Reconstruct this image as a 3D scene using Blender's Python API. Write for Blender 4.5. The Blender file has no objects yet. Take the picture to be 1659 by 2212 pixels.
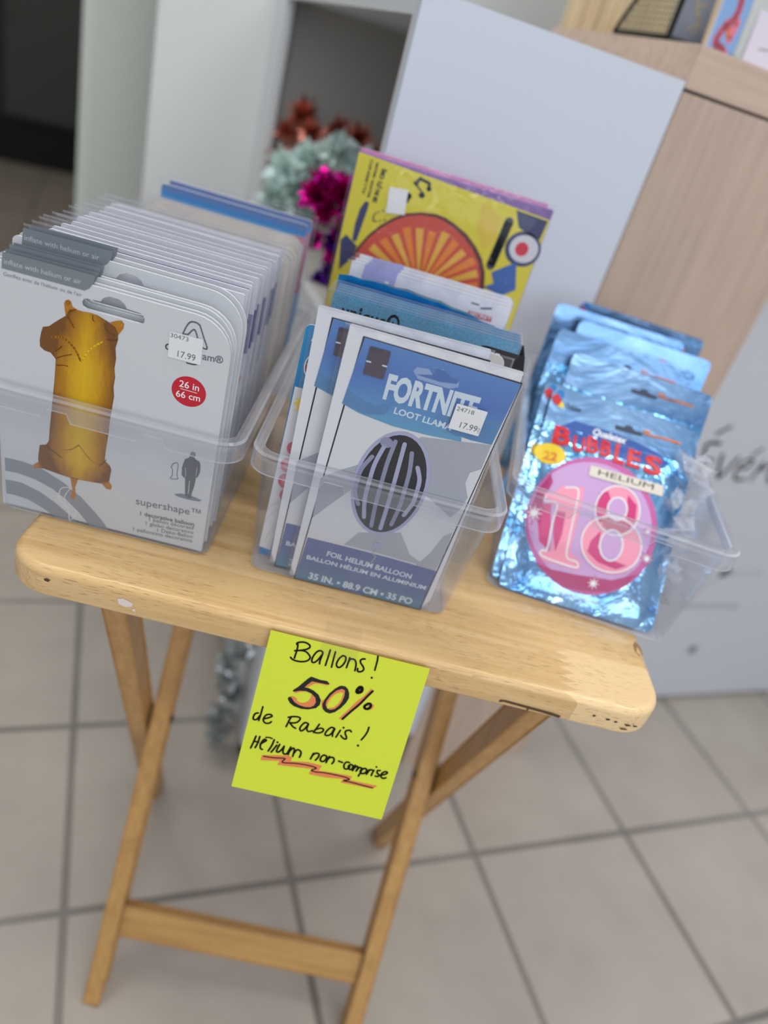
import bpy, math, random
from mathutils import Vector, Matrix, Euler
from mathutils.geometry import tessellate_polygon

S = bpy.context.scene
COL = S.collection
R = math.radians
random.seed(7)

# ------------------------------------------------------------------ camera, light, exposure
H = 0.6721            # height of the table top
TH = 0.36065          # the room's walls and floor tiles stand at this angle to the table
CAM_AT = Vector((-0.040815, -0.383270, 1.009612))
CAM_R, CAM_U, CAM_F = Vector((0.964185, 0.058008, 0.258808)), Vector((-0.251086, 0.514023, 0.820205)), Vector((0.085454, 0.855813, -0.510179))
cam = bpy.data.objects.new('camera', bpy.data.cameras.new('camera'))
COL.objects.link(cam)
m = Matrix((CAM_R, CAM_U, -CAM_F)).transposed().to_4x4()
m.translation = CAM_AT
cam.matrix_world = m
cam.data.sensor_fit = 'VERTICAL'
cam.data.sensor_height = 36.0
cam.data.lens = 1572.37 / 2212 * 36
cam.data.clip_start = 0.01
cam.data.dof.use_dof = True
cam.data.dof.focus_distance = 0.475
cam.data.dof.aperture_fstop = 2.8
S.camera = cam

world = bpy.data.worlds.new('shop_air')
S.world = world
world.use_nodes = True
bg = world.node_tree.nodes['Background']
bg.inputs[0].default_value = (0.86, 0.92, 1.0, 1)
bg.inputs[1].default_value = 0.55

def area(name, loc, aim, sx, sy, power, color):
    d = bpy.data.lights.new(name, 'AREA')
    d.shape = 'RECTANGLE'; d.size = sx; d.size_y = sy; d.energy = power; d.color = color
    o = bpy.data.objects.new(name, d); COL.objects.link(o)
    o.location = loc
    o.rotation_euler = (Vector(aim) - Vector(loc)).to_track_quat('-Z', 'Y').to_euler()
    return o
area('ceiling_lamp', (-0.7, 0.35, 2.65), (-0.7, 0.35, 0), 1.2, 0.3, 16, (1, 0.97, 0.92))
area('ceiling_lamp', (1.1, -0.1, 2.65), (1.1, -0.1, 0), 1.2, 0.3, 16, (1, 0.97, 0.92))
area('ceiling_lamp', (0.2, -1.3, 2.65), (0.2, -1.3, 0), 1.2, 0.3, 16, (1, 0.97, 0.92))
area('back_room_fill', (-1.6, 3.2, 2.5), (-1.9, 3.2, 0), .6, .3, 9, (1, .95, .85))  # added fill light to lift the dark back room, no known fixture
area('shop_window', (0.9, -3.2, 1.7), (0.1, 0.4, 0.7), 2.4, 1.6, 44, (0.82, 0.9, 1.0))

S.view_settings.view_transform = 'Standard'
S.view_settings.look = 'None'
S.view_settings.gamma = 1.0
S.view_settings.use_curve_mapping = False
S.view_settings.exposure = -0.14
S.cycles.transparent_max_bounces = 48
S.cycles.max_bounces = 10

# ------------------------------------------------------------------ materials
def srgb(r, g, b):
    f = lambda c: (c / 255 / 12.92) if c / 255 <= 0.04045 else ((c / 255 + 0.055) / 1.055) ** 2.4
    return (f(r), f(g), f(b), 1)
MATS = {}
class NT:
    def __init__(s, name):
        s.m = bpy.data.materials.new(name); s.m.use_nodes = True
        s.t = s.m.node_tree; s.n = s.t.nodes; s.b = s.n['Principled BSDF']; s.out = s.n['Material Output']
        MATS[name] = s.m
    def add(s, kind, **kw):
        n = s.n.new(kind)
        for k, v in kw.items():
            if k.startswith('i_'): n.inputs[int(k[2:]) if k[2:].isdigit() else k[2:].replace('_', ' ')].default_value = v
            else: setattr(n, k, v)
        return n
    def link(s, a, b): s.t.links.new(a, b)
    def math(s, op, a, b=None, c=None):
        n = s.n.new('ShaderNodeMath'); n.operation = op
        for i, v in enumerate((a, b, c)):
            if v is None: continue
            if isinstance(v, (int, float)): n.inputs[i].default_value = v
            else: s.link(v, n.inputs[i])
        return n.outputs[0]
    def ramp(s, fac, stops, interp='LINEAR'):
        r = s.n.new('ShaderNodeValToRGB'); r.color_ramp.interpolation = interp
        e = r.color_ramp.elements
        while len(e) < len(stops): e.new(0.5)
        for k, (p, c) in enumerate(stops): e[k].position = p; e[k].color = c
        s.link(fac, r.inputs[0]); return r.outputs[0]
    def mix(s, fac, a, b, mode='MIX'):
        n = s.n.new('ShaderNodeMix'); n.data_type = 'RGBA'; n.blend_type = mode
        for i, v in ((0, fac), (6, a), (7, b)):
            if isinstance(v, (int, float)): n.inputs[i].default_value = v
            elif isinstance(v, tuple): n.inputs[i].default_value = v
            else: s.link(v, n.inputs[i])
        return n.outputs[2]
    def bump(s, h, strength, dist=0.001):
        n = s.add('ShaderNodeBump'); n.inputs['Strength'].default_value = strength; n.inputs['Distance'].default_value = dist
        s.link(h, n.inputs['Height']); s.link(n.outputs[0], s.b.inputs['Normal']); return n.outputs[0]
    def coord(s, which='Object', scale=(1, 1, 1), rot=(0, 0, 0), loc=(0, 0, 0)):
        tc = s.add('ShaderNodeTexCoord'); mp = s.add('ShaderNodeMapping')
        mp.inputs['Scale'].default_value = scale; mp.inputs['Rotation'].default_value = rot; mp.inputs['Location'].default_value = loc
        s.link(tc.outputs[which], mp.inputs[0]); return mp.outputs[0]
    def noise(s, v, scale, detail=3, rough=.5, dist=0):
        n = s.add('ShaderNodeTexNoise'); n.inputs['Scale'].default_value = scale; n.inputs['Detail'].default_value = detail
        n.inputs['Roughness'].default_value = rough; n.inputs['Distortion'].default_value = dist
        s.link(v, n.inputs['Vector']); return n.outputs[0]
def plain(name, c, rough=.5, metal=0, spec=.5, bump=0, bscale=300, vary=0):
    s = NT(name); s.b.inputs['Base Color'].default_value = srgb(*c); s.b.inputs['Roughness'].default_value = rough
    s.b.inputs['Metallic'].default_value = metal; s.b.inputs['Specular IOR Level'].default_value = spec
    if bump or vary:
        n = s.noise(s.coord(), bscale, 3)
        if bump: s.bump(n, bump)
        if vary:
            lo = tuple(max(0, x - vary) for x in c); hi = tuple(min(255, x + vary) for x in c)
            s.link(s.ramp(n, [(.3, srgb(*lo)), (.7, srgb(*hi))]), s.b.inputs['Base Color'])
    return s.m
def printed(name, c, rough=.35): return plain(name, c, rough, 0, .4)
def gradient(name, stops, z0, z1, rough=.35, noise=0):
    s = NT(name); tc = s.add('ShaderNodeTexCoord'); sp = s.add('ShaderNodeSeparateXYZ'); s.link(tc.outputs['Object'], sp.inputs[0])
    f = s.math('DIVIDE', s.math('SUBTRACT', sp.outputs[2], z0), z1 - z0)
    s.link(s.ramp(f, [(p, srgb(*c)) for p, c in stops]), s.b.inputs['Base Color']); s.b.inputs['Roughness'].default_value = rough
    return s.m

for nm, c in {'ink': (22, 20, 20), 'marker': (226, 128, 78), 'black': (26, 26, 30), 'white': (236, 238, 240),
              'goldD': (150, 98, 22), 'goldC': (178, 116, 40), 'goldM': (176, 124, 20), 'goldS': (168, 112, 26), 'goldL': (206, 158, 22),
              'goldB': (224, 184, 26), 'goldN': (112, 68, 26), 'arc': (142, 148, 156), 'logo': (104, 106, 112), 'logoL': (128, 132, 142),
              'cardgrey': (203, 205, 209), 'red': (196, 34, 52), 'tab': (124, 132, 138), 'tabtext': (188, 194, 198),
              'cardpale': (215, 216, 219), 'grey1': (166, 170, 180), 'grey2': (172, 175, 182), 'hdr2': (86, 132, 178), 'bband2': (92, 112, 158),
              'slot': (142, 166, 204), 'slotd': (78, 112, 172), 'pale': (206, 220, 230), 'lav': (168, 170, 200), 'lavd': (140, 142, 170),
              'orangeD': (92, 44, 40), 'orangeR': (200, 78, 62), 'orangeM': (226, 132, 54), 'orangeL': (224, 172, 70), 'navy': (52, 56, 100),
              'slate': (62, 60, 76), 'silver': (206, 206, 214), 'red2': (206, 44, 64), 'bluearrow': (52, 96, 170), 'yellowL': (226, 214, 92),
              'yellowO': (216, 186, 66), 'feather': (214, 214, 216), 'featherd': (176, 176, 182), 'qblue': (28, 110, 170), 'q_blue': (20, 120, 190),
              'yel': (240, 206, 50), 'rasp': (206, 84, 104), 'raspL': (224, 120, 134), 'lavb': (170, 172, 220), 'dkslate': (50, 60, 84),
              'swoosh': (40, 84, 160), 'redb': (206, 34, 44), 'pinkcirc': (196, 96, 160), 'pinkcirc2': (200, 158, 208), 'magd': (178, 50, 116),
              'mag': (206, 40, 120), 'pinkf': (246, 150, 176), 'cream': (222, 214, 200), 'indigo': (72, 70, 142), 'copper': (190, 128, 80)}.items():
    printed(nm, c)
plain('card_white', (226, 227, 236), .45, vary=3)
plain('card_cream', (214, 207, 198), .5)
plain('card_grey', (204, 206, 209), .4)
plain('card_side', (180, 182, 188), .6)
plain('pack_white', (222, 223, 228), .35)
plain('sticker', (226, 226, 228), .55)
plain('yellow_print', (214, 200, 48), .3)
plain('pink_edge', (206, 132, 176), .3)
plain('purple_edge', (128, 96, 160), .25)
plain('blue_edge', (60, 120, 180), .3)
plain('note_paper', (209, 219, 52), .75, bump=.08, bscale=900, vary=2)
plain('white_board', (206, 211, 222), .55, bump=.02)
plain('white_cabinet', (214, 216, 218), .5)
plain('cabinet_edge', (206, 206, 200), .55)
plain('wall_paint', (214, 216, 214), .7)
plain('wall_paint_warm', (200, 204, 196), .7)
plain('niche_paint', (196, 192, 186), .6)
plain('letter_board', (198, 199, 206), .5)
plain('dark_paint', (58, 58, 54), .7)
plain('toe_black', (10, 10, 12), .6)
plain('dark_grey', (92, 92, 88), .6)
plain('black_plastic', (18, 18, 18), .4)
plain('ink_soft', (60, 60, 62), .6)
plain('grey_mark', (182, 183, 189), .6)
plain('grey_mark_dark', (110, 111, 116), .6)
plain('grey_mark_mid', (150, 151, 157), .6)
plain('booklet_grey', (124, 128, 140), .4)
plain('holder_wire', (150, 142, 112), .5)
plain('gold_ink', (176, 160, 110), .4)
plain('card_blue', (130, 166, 214), .4)
plain('card_pink', (220, 120, 140), .4)
plain('card_stone', (150, 148, 142), .5)
plain('card_lilac', (214, 208, 222), .5)
plain('bolt_steel', (70, 66, 60), .35, 1)
plain('paint_spot', (226, 214, 206), .6)
plain('knot', (150, 112, 66), .6, vary=14, bscale=700)
plain('scuff', (84, 60, 40), .7)
plain('hologram', (86, 76, 90), .3, .2)
gradient('hdr', [(0, (96, 160, 190)), (.3, (88, 140, 192)), (.6, (78, 116, 184)), (1, (90, 134, 192))], .142, .198)
gradient('bband', [(0, (84, 132, 158)), (.28, (72, 108, 154)), (.6, (80, 102, 158)), (1, (84, 102, 158))], 0, .046)
s = NT('gold_body'); v = s.coord(); sp = s.add('ShaderNodeSeparateXYZ'); s.link(v, sp.inputs[0])
zc = sp.outputs[2]; cx_ = s.math('ADD', .055, s.math('MULTIPLY', s.math('SUBTRACT', zc, .09), .03))
dx_ = s.math('DIVIDE', s.math('ABSOLUTE', s.math('SUBTRACT', sp.outputs[0], cx_)), .021)
wv = s.noise(s.coord('Object', (1, 1, .25)), 160, 3, .6, 1.0); f_ = s.math('ADD', dx_, s.math('MULTIPLY', s.math('SUBTRACT', wv, .5), .5))
top_ = s.math('MULTIPLY', s.math('MAXIMUM', s.math('DIVIDE', s.math('SUBTRACT', zc, .128), .03), 0.0), .42)
bot_ = s.math('MULTIPLY', s.math('MAXIMUM', s.math('DIVIDE', s.math('SUBTRACT', .052, zc), .03), 0.0), .8)
f_ = s.math('ADD', f_, s.math('ADD', top_, bot_))
s.link(s.ramp(f_, [(0, srgb(218, 176, 22)), (.32, srgb(206, 158, 22)), (.6, srgb(176, 124, 22)), (.85, srgb(146, 96, 26)), (1, srgb(118, 74, 32))]), s.b.inputs['Base Color']); s.b.inputs['Roughness'].default_value = .35
gradient('qual_head', [(0, (34, 120, 176)), (1, (40, 148, 206))], .14, .19)
gradient('blue_sky', [(0, (150, 205, 240)), (.55, (60, 140, 205)), (.75, (90, 125, 180)), (1, (96, 116, 170))], .170, .191)

def foil(name, c, rough=.22, bump=.35, bscale=45, vary=(0, 0, 0)):
    s = NT(name); v = s.coord()
    n = s.noise(v, bscale, 4, .55, .6)
    s.b.inputs['Metallic'].default_value = .9; s.b.inputs['Roughness'].default_value = rough
    s.link(s.ramp(n, [(.3, srgb(*[max(0, x - y) for x, y in zip(c, vary)])), (.7, srgb(*[min(255, x + y) for x, y in zip(c, vary)]))]), s.b.inputs['Base Color'])
    s.bump(n, bump, .004)
    return s.m
foil('foil_blue', (104, 170, 222), .18, .95, 30, (60, 40, 24))
foil('foil_header', (100, 140, 184), .26, .7, 13, (40, 34, 26))
foil('foil_side', (196, 204, 220), .3, .3)
foil('foil_ribbon', (30, 138, 206), .3, .3)
foil('foil_rose', (200, 128, 110), .3, .2)
foil('foil_magenta', (190, 10, 130), .22, .2, 45, (30, 8, 30))
foil('foil_purple', (96, 20, 150), .22, .2, 45, (30, 10, 30))
plain('foil_silver', (160, 164, 164), .25, .5, .9, vary=30, bscale=40)
foil('foil_green', (20, 96, 60), .25, .2)
plain('foil_iris', (206, 226, 220), .25, .25, .8, vary=26, bscale=22)

def clear(name, tint, haze, haze_col, rough=.06, bump=0, bscale=80, edge=.6, gloss=.35):
    """thin clear plastic: mostly see-through, a fresnel gloss and a little milky scatter"""
    s = NT(name)
    tr = s.add('ShaderNodeBsdfTransparent'); tr.inputs[0].default_value = tint
    gl = s.add('ShaderNodeBsdfGlossy'); gl.inputs['Roughness'].default_value = rough; gl.inputs[0].default_value = (1, 1, 1, 1)
    df = s.add('ShaderNodeBsdfDiffuse'); df.inputs[0].default_value = haze_col
    lw = s.add('ShaderNodeLayerWeight'); lw.inputs[0].default_value = .5
    if bump:
        n = s.noise(s.coord(), bscale, 3, .5, .8); b = s.add('ShaderNodeBump'); b.inputs['Strength'].default_value = bump; b.inputs['Distance'].default_value = .003
        s.link(n, b.inputs['Height']); s.link(b.outputs[0], gl.inputs['Normal']); s.link(b.outputs[0], lw.inputs['Normal'])
    m1 = s.add('ShaderNodeMixShader'); f1 = s.math('ADD', s.math('MULTIPLY', lw.outputs['Facing'], haze * edge), haze * .5)
    s.link(f1, m1.inputs[0]); s.link(tr.outputs[0], m1.inputs[1]); s.link(df.outputs[0], m1.inputs[2])
    m2 = s.add('ShaderNodeMixShader'); f2 = s.math('ADD', s.math('MULTIPLY', s.math('POWER', lw.outputs['Facing'], 3.0), gloss), .012)
    s.link(f2, m2.inputs[0]); s.link(m1.outputs[0], m2.inputs[1]); s.link(gl.outputs[0], m2.inputs[2])
    s.link(m2.outputs[0], s.out.inputs['Surface']); return s.m
clear('bin_plastic', (.965, .968, .975, 1), .035, srgb(200, 204, 214), .07, .03, 30, 2.0)
clear('bin_rim', (.95, .955, .965, 1), .10, srgb(214, 216, 226), .08, .05, 60, 2.4, .6)
clear('bin_edge', (.86, .87, .885, 1), .45, srgb(226, 228, 236), .1, 0, 60, 1.0, .6)  # extra milky haze stands in for white highlight lines along the edges
clear('film', (.985, .985, .99, 1), .03, srgb(225, 226, 235), .1, .8, 55, 2)
clear('film_edge', (.95, .95, .96, 1), .25, srgb(235, 236, 242), .12, .8, 120, 1)
clear('tape_film', (.96, .95, .93, 1), .06, srgb(225, 215, 200), .15)

def wood(name, base, dark, light, pore=.5, stave=.048, finger=False, axis='X', rough=.3):
    s = NT(name); tc = s.add('ShaderNodeTexCoord'); sp = s.add('ShaderNodeSeparateXYZ'); s.link(tc.outputs['Object'], sp.inputs[0])
    ax = {'X': (sp.outputs[0], sp.outputs[1], sp.outputs[2]), 'Z': (sp.outputs[2], sp.outputs[0], sp.outputs[1]), 'Y': (sp.outputs[1], sp.outputs[0], sp.outputs[2])}[axis]
    along, across, third = ax
    idx = s.math('FLOOR', s.math('DIVIDE', s.math('ADD', across, .004), stave)) if stave else 0.0
    cb = s.add('ShaderNodeCombineXYZ')
    s.link(s.math('ADD', along, s.math('MULTIPLY', idx, 3.7) if stave else 0.0), cb.inputs[0]); s.link(across, cb.inputs[1]); s.link(third, cb.inputs[2])
    mp = s.add('ShaderNodeMapping'); mp.inputs['Scale'].default_value = (2.2, 40, 40); s.link(cb.outputs[0], mp.inputs[0])
    n1 = s.noise(mp.outputs[0], 3.2, 5, .6, .5)
    col = s.ramp(n1, [(.25, srgb(*dark)), (.5, srgb(*base)), (.78, srgb(*light))])
    mp3 = s.add('ShaderNodeMapping'); mp3.inputs['Scale'].default_value = (3, 12, 12); s.link(cb.outputs[0], mp3.inputs[0])
    n3 = s.noise(mp3.outputs[0], 2, 2); col = s.mix(s.math('MULTIPLY', n3, .35), col, srgb(*light))
    if stave:
        wn = s.add('ShaderNodeTexWhiteNoise'); wn.noise_dimensions = '1D'
        s.link(idx, wn.inputs['W']); col = s.mix(s.math('MULTIPLY', wn.outputs[0], .22), col, srgb(*dark))
    if finger:
        zig = s.math('MULTIPLY', s.math('PINGPONG', across, .0042), 3.0)
        m1 = s.math('GREATER_THAN', along, s.math('SUBTRACT', .172, zig)); m2 = s.math('LESS_THAN', across, .052)
        col = s.mix(s.math('MULTIPLY', s.math('MULTIPLY', m1, m2), .7), col, srgb(*[min(255, x + 12) for x in light]))
    mp2 = s.add('ShaderNodeMapping'); mp2.inputs['Scale'].default_value = (90, 1300, 900); s.link(cb.outputs[0], mp2.inputs[0])
    n2 = s.noise(mp2.outputs[0], 1, 1); n4 = s.noise(mp3.outputs[0], 3, 2)
    pm = s.math('MULTIPLY', s.ramp(n2, [(.60, (0, 0, 0, 1)), (.68, (1, 1, 1, 1))]), s.ramp(n4, [(.35, (.15, .15, .15, 1)), (.6, (1, 1, 1, 1))]))
    col = s.mix(s.math('MULTIPLY', pm, pore), col, srgb(*[x * .55 for x in dark]))
    s.link(col, s.b.inputs['Base Color']); s.b.inputs['Roughness'].default_value = rough
    s.bump(n2, .05)
    return s.m
wood('table_wood', (218, 180, 124), (194, 150, 94), (232, 200, 150), .55, .048, True)
wood('leg_wood', (188, 142, 82), (160, 114, 62), (204, 160, 98), .35, 0, False, 'Z', .4)
wood('bar_wood', (188, 142, 82), (160, 114, 62), (204, 160, 98), .35, 0, False, 'X', .4)
wood('kiosk_wood', (188, 166, 148), (168, 146, 130), (202, 180, 164), .1, .12, False, 'Z', .55)
wood('kiosk_band', (196, 172, 154), (176, 152, 136), (208, 186, 170), .1, 0, False, 'X', .55)
wood('slat_wood', (200, 178, 142), (160, 140, 116), (222, 204, 166), .15, .022, False, 'Z', .55)

s = NT('floor_tile')
v = s.coord('Object', (1, 1, 1)); sp = s.add('ShaderNodeSeparateXYZ'); s.link(v, sp.inputs[0])
T = 0.3025; g = 0.0105
def gm(o, off):
    f = s.math('FRACT', s.math('DIVIDE', s.math('SUBTRACT', o, off - g / 2), T)); return s.math('LESS_THAN', f, g / T)
grout = s.math('MAXIMUM', gm(sp.outputs[0], -.16816), gm(sp.outputs[1], .20246))
n = s.noise(v, 6, 4, .6); n2 = s.noise(v, 220, 2)
col = s.ramp(n, [(.3, srgb(174, 164, 154)), (.7, srgb(190, 180, 169))])
col = s.mix(s.math('MULTIPLY', n2, .12), col, srgb(150, 142, 134))
gn = s.noise(v, 3, 2); gc = s.ramp(gn, [(.35, srgb(118, 113, 107)), (.65, srgb(146, 138, 132))])
s.link(s.mix(grout, col, gc), s.b.inputs['Base Color']); s.b.inputs['Roughness'].default_value = .42
b_ = s.math('SUBTRACT', 1.0, grout); s.bump(b_, .4, .001)

# ------------------------------------------------------------------ mesh helpers
class MB:
    def __init__(s): s.v = []; s.f = []; s.k = []; s.m = []; s.sm = []
    def mi(s, name):
        if name not in s.m: s.m.append(name)
        return s.m.index(name)
    def add(s, verts, faces, mat, smooth=False):
        o = len(s.v); k = s.mi(mat); s.v += [tuple(v) for v in verts]
        for f in faces: s.f.append([i + o for i in f]); s.k.append(k); s.sm.append(smooth)
    def box(s, a, b, mat):
        (x0, y0, z0), (x1, y1, z1) = a, b
        s.add([(x0, y0, z0), (x1, y0, z0), (x1, y1, z0), (x0, y1, z0), (x0, y0, z1), (x1, y0, z1), (x1, y1, z1), (x0, y1, z1)],
              [(0, 3, 2, 1), (4, 5, 6, 7), (0, 1, 5, 4), (1, 2, 6, 5), (2, 3, 7, 6), (3, 0, 4, 7)], mat)
    def beam(s, p, q, w, d, mat, side=Vector((1, 0, 0)), ends='flat', bev=.0015):
        """a bar from p to q, w along side, d across; horizontal cut ends, small chamfers"""
        p, q = Vector(p), Vector(q); ax = (q - p).normalized(); dd = ax.cross(side).normalized()
        ring = []
        for sx, sy in ((-1, -1), (1, -1), (1, 1), (-1, 1)):
            a, b = (bev, 0), (0, bev)
            pts = [(sx * w / 2 - sx * bev, sy * d / 2), (sx * w / 2, sy * d / 2 - sy * bev)]
            if sx * sy > 0: pts = pts[::1]
            else: pts = pts[::-1]
            ring += pts
        def at(P):
            out = []
            for x, y in ring:
                v = P + side * x + dd * y
                if ends == 'flat' and abs(ax.z) > .2: v += ax * ((P.z - v.z) / ax.z)
                out.append(v)
            return out
        A, B = at(p), at(q); n = len(ring)
        s.add(A + B, [(i, (i + 1) % n, n + (i + 1) % n, n + i) for i in range(n)] + [tuple(range(n))[::-1], tuple(range(n, 2 * n))], mat)
    def loft(s, rings, mat, cap0=True, cap1=True, smooth=False, mats=None):
        n = len(rings[0]); V = [v for r in rings for v in r]; o = len(s.v); s.v += [tuple(v) for v in V]
        for j in range(len(rings) - 1):
            k = s.mi(mats[j] if mats else mat)
            for i in range(n):
                s.f.append([o + j * n + i, o + j * n + (i + 1) % n, o + (j + 1) * n + (i + 1) % n, o + (j + 1) * n + i]); s.k.append(k); s.sm.append(smooth)
        if cap0: s.f.append([o + i for i in range(n)][::-1]); s.k.append(s.mi(mats[0] if mats else mat)); s.sm.append(False)
        if cap1: s.f.append([o + (len(rings) - 1) * n + i for i in range(n)]); s.k.append(s.mi(mats[-1] if mats else mat)); s.sm.append(False)
    def build(s, name, parent=None, fix=True):
        me = bpy.data.meshes.new(name); me.from_pydata(s.v, [], s.f)
        for mname in s.m: me.materials.append(MATS[mname])
        for p_, k, q in zip(me.polygons, s.k, s.sm): p_.material_index = k; p_.use_smooth = q
        me.validate(); me.update()
        o = bpy.data.objects.new(name, me); COL.objects.link(o)
        if parent: o.parent = parent
        return o
def tag(o, label=None, cat=None, group=None, kind=None):
    for k, v in (('label', label), ('category', cat), ('group', group), ('kind', kind)):
        if v: o[k] = v
    return o
def thing(name, label, cat, loc=(0, 0, 0), rot=(0, 0, 0), group=None):
    o = bpy.data.objects.new(name, None); o.empty_display_size = .03; COL.objects.link(o)
    o.location = loc; o.rotation_euler = rot
    return tag(o, label, cat, group)
def copy_tree(o, parent=None):
    c = o.copy(); COL.objects.link(c); c.parent = parent
    for ch in [x for x in S.objects if x.parent == o]: copy_tree(ch, c)
    return c
def rrect(w, h, r, n=6, x0=0, z0=0):
    """rounded rectangle outline; r = radii of bottom-left, bottom-right, top-right, top-left"""
    if not isinstance(r, tuple): r = (r,) * 4
    out = []
    for (cx, cz, sx, sz, a0), q in zip(((0, 0, 1, 1, 180), (w, 0, -1, 1, 270), (w, h, -1, -1, 0), (0, h, 1, -1, 90)), r):
        if q <= 0: out.append((x0 + cx, z0 + cz)); continue
        for i in range(n + 1):
            a = R(a0 + 90 * i / n); out.append((x0 + cx + sx * q + q * math.cos(a), z0 + cz + sz * q + q * math.sin(a)))
    return out
def fill(loops):
    """triangles over a 2-D polygon with holes"""
    pl = [[Vector((x, z, 0)) for x, z in lp] for lp in loops]
    flat = [p for lp in loops for p in lp]
    return flat, [t for t in tessellate_polygon(pl)]
def slab(mb, loops, y0, y1, mf, ms, mb_=None):
    """flat card of loops (outline, holes) between y0 (front) and y1 (back)"""
    flat, tris = fill(loops); n = len(flat)
    def area2(t): a, b, c = [flat[i] for i in t]; return (b[0] - a[0]) * (c[1] - a[1]) - (c[0] - a[0]) * (b[1] - a[1])
    tr = [t if area2(t) > 0 else t[::-1] for t in tris]
    mb.add([(x, y0, z) for x, z in flat], tr, mf)
    mb.add([(x, y1, z) for x, z in flat], [t[::-1] for t in tr], mb_ or ms)
    o = 0
    for k, lp in enumerate(loops):
        m_ = len(lp)
        V = [(x, y0, z) for x, z in lp] + [(x, y1, z) for x, z in lp]
        mb.add(V, [((i + 1) % m_, i, m_ + i, m_ + (i + 1) % m_) for i in range(m_)], ms)
SLOT = [(-16, -1), (-18.5, 0), (-19.2, 2.6), (-18, 5.2), (-16, 6), (-8, 6.4), (-6.5, 9), (-3, 11), (3, 11), (6.5, 9), (8, 6.4), (16, 6), (18, 5.2), (19.2, 2.6), (18.5, 0), (16, -1)]
def slot(cx, cz, k=.001, w=1): return [(cx + x * k * w, cz + z * k) for x, z in SLOT][::-1]

_tc = {}
def glyphs(text, bold=0, shear=0):
    key = (text, bold, shear)
    if key not in _tc:
        cu = bpy.data.curves.new('text', 'FONT'); cu.body = text; cu.size = 1; cu.offset = bold; cu.shear = shear; cu.resolution_u = 3; cu.fill_mode = 'FRONT'
        ob = bpy.data.objects.new('text', cu); COL.objects.link(ob)
        me = bpy.data.meshes.new_from_object(ob)
        V = [tuple(v.co) for v in me.vertices]; F = [tuple(p.vertices) for p in me.polygons]
        bpy.data.objects.remove(ob); bpy.data.meshes.remove(me); bpy.data.curves.remove(cu)
        _tc[key] = (V, F)
    return _tc[key]
def flat_text(mb, text, mat, at, width, height=0, ang=0, y=-.0003, bold=0, shear=0):
    V, F = glyphs(text, bold, shear)
    if not V: return
    x0, x1 = min(v[0] for v in V), max(v[0] for v in V); y1 = max(v[1] for v in V)
    kx = width / (x1 - x0); kz = height / y1 if height else kx; c, s_ = math.cos(ang), math.sin(ang)
    P = [((v[0] - x0) * kx, v[1] * kz) for v in V]
    mb.add([(at[0] + a * c - b * s_, y, at[1] + a * s_ + b * c) for a, b in P], F, mat)
def smooth_line(q, closed=False):
    if len(q) < 3: return q
    out = []; n = len(q)
    for i in range(n - 1):
        p0 = q[i - 1] if i else q[i]; p1, p2 = q[i], q[i + 1]; p3 = q[i + 2] if i + 2 < n else q[i + 1]
        d = math.hypot(p2[0] - p1[0], p2[1] - p1[1]); st = 4 if d > 1.2 else 2
        for j in range(st):
            t = j / st
            out.append(tuple(.5 * (2 * p1[k] + (p2[k] - p0[k]) * t + (2 * p0[k] - 5 * p1[k] + 4 * p2[k] - p3[k]) * t * t + (-p0[k] + 3 * p1[k] - 3 * p2[k] + p3[k]) * t ** 3) for k in (0, 1)))
    return out + [q[-1]]
def stroke(mb, mat, w, q, y):
    q = smooth_line(q); r = w / 2 * (1.16 if mat == 'ink' else 1); V = []; F = []
    for a, b in zip(q, q[1:]):
        dx, dz = b[0] - a[0], b[1] - a[1]; L = math.hypot(dx, dz)
        if L < 1e-6: continue
        nx, nz = -dz / L * r, dx / L * r; o = len(V)
        V += [(a[0] - nx, a[1] - nz), (b[0] - nx, b[1] - nz), (b[0] + nx, b[1] + nz), (a[0] + nx, a[1] + nz)]; F.append((o, o + 1, o + 2, o + 3))
    for p in q:
        o = len(V); V += [(p[0] + r * math.cos(t * math.pi / 4), p[1] + r * math.sin(t * math.pi / 4)) for t in range(8)]; F.append(tuple(range(o, o + 8)))
    mb.add([(x / 1000, y, z / 1000) for x, z in V], F, mat)
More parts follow.
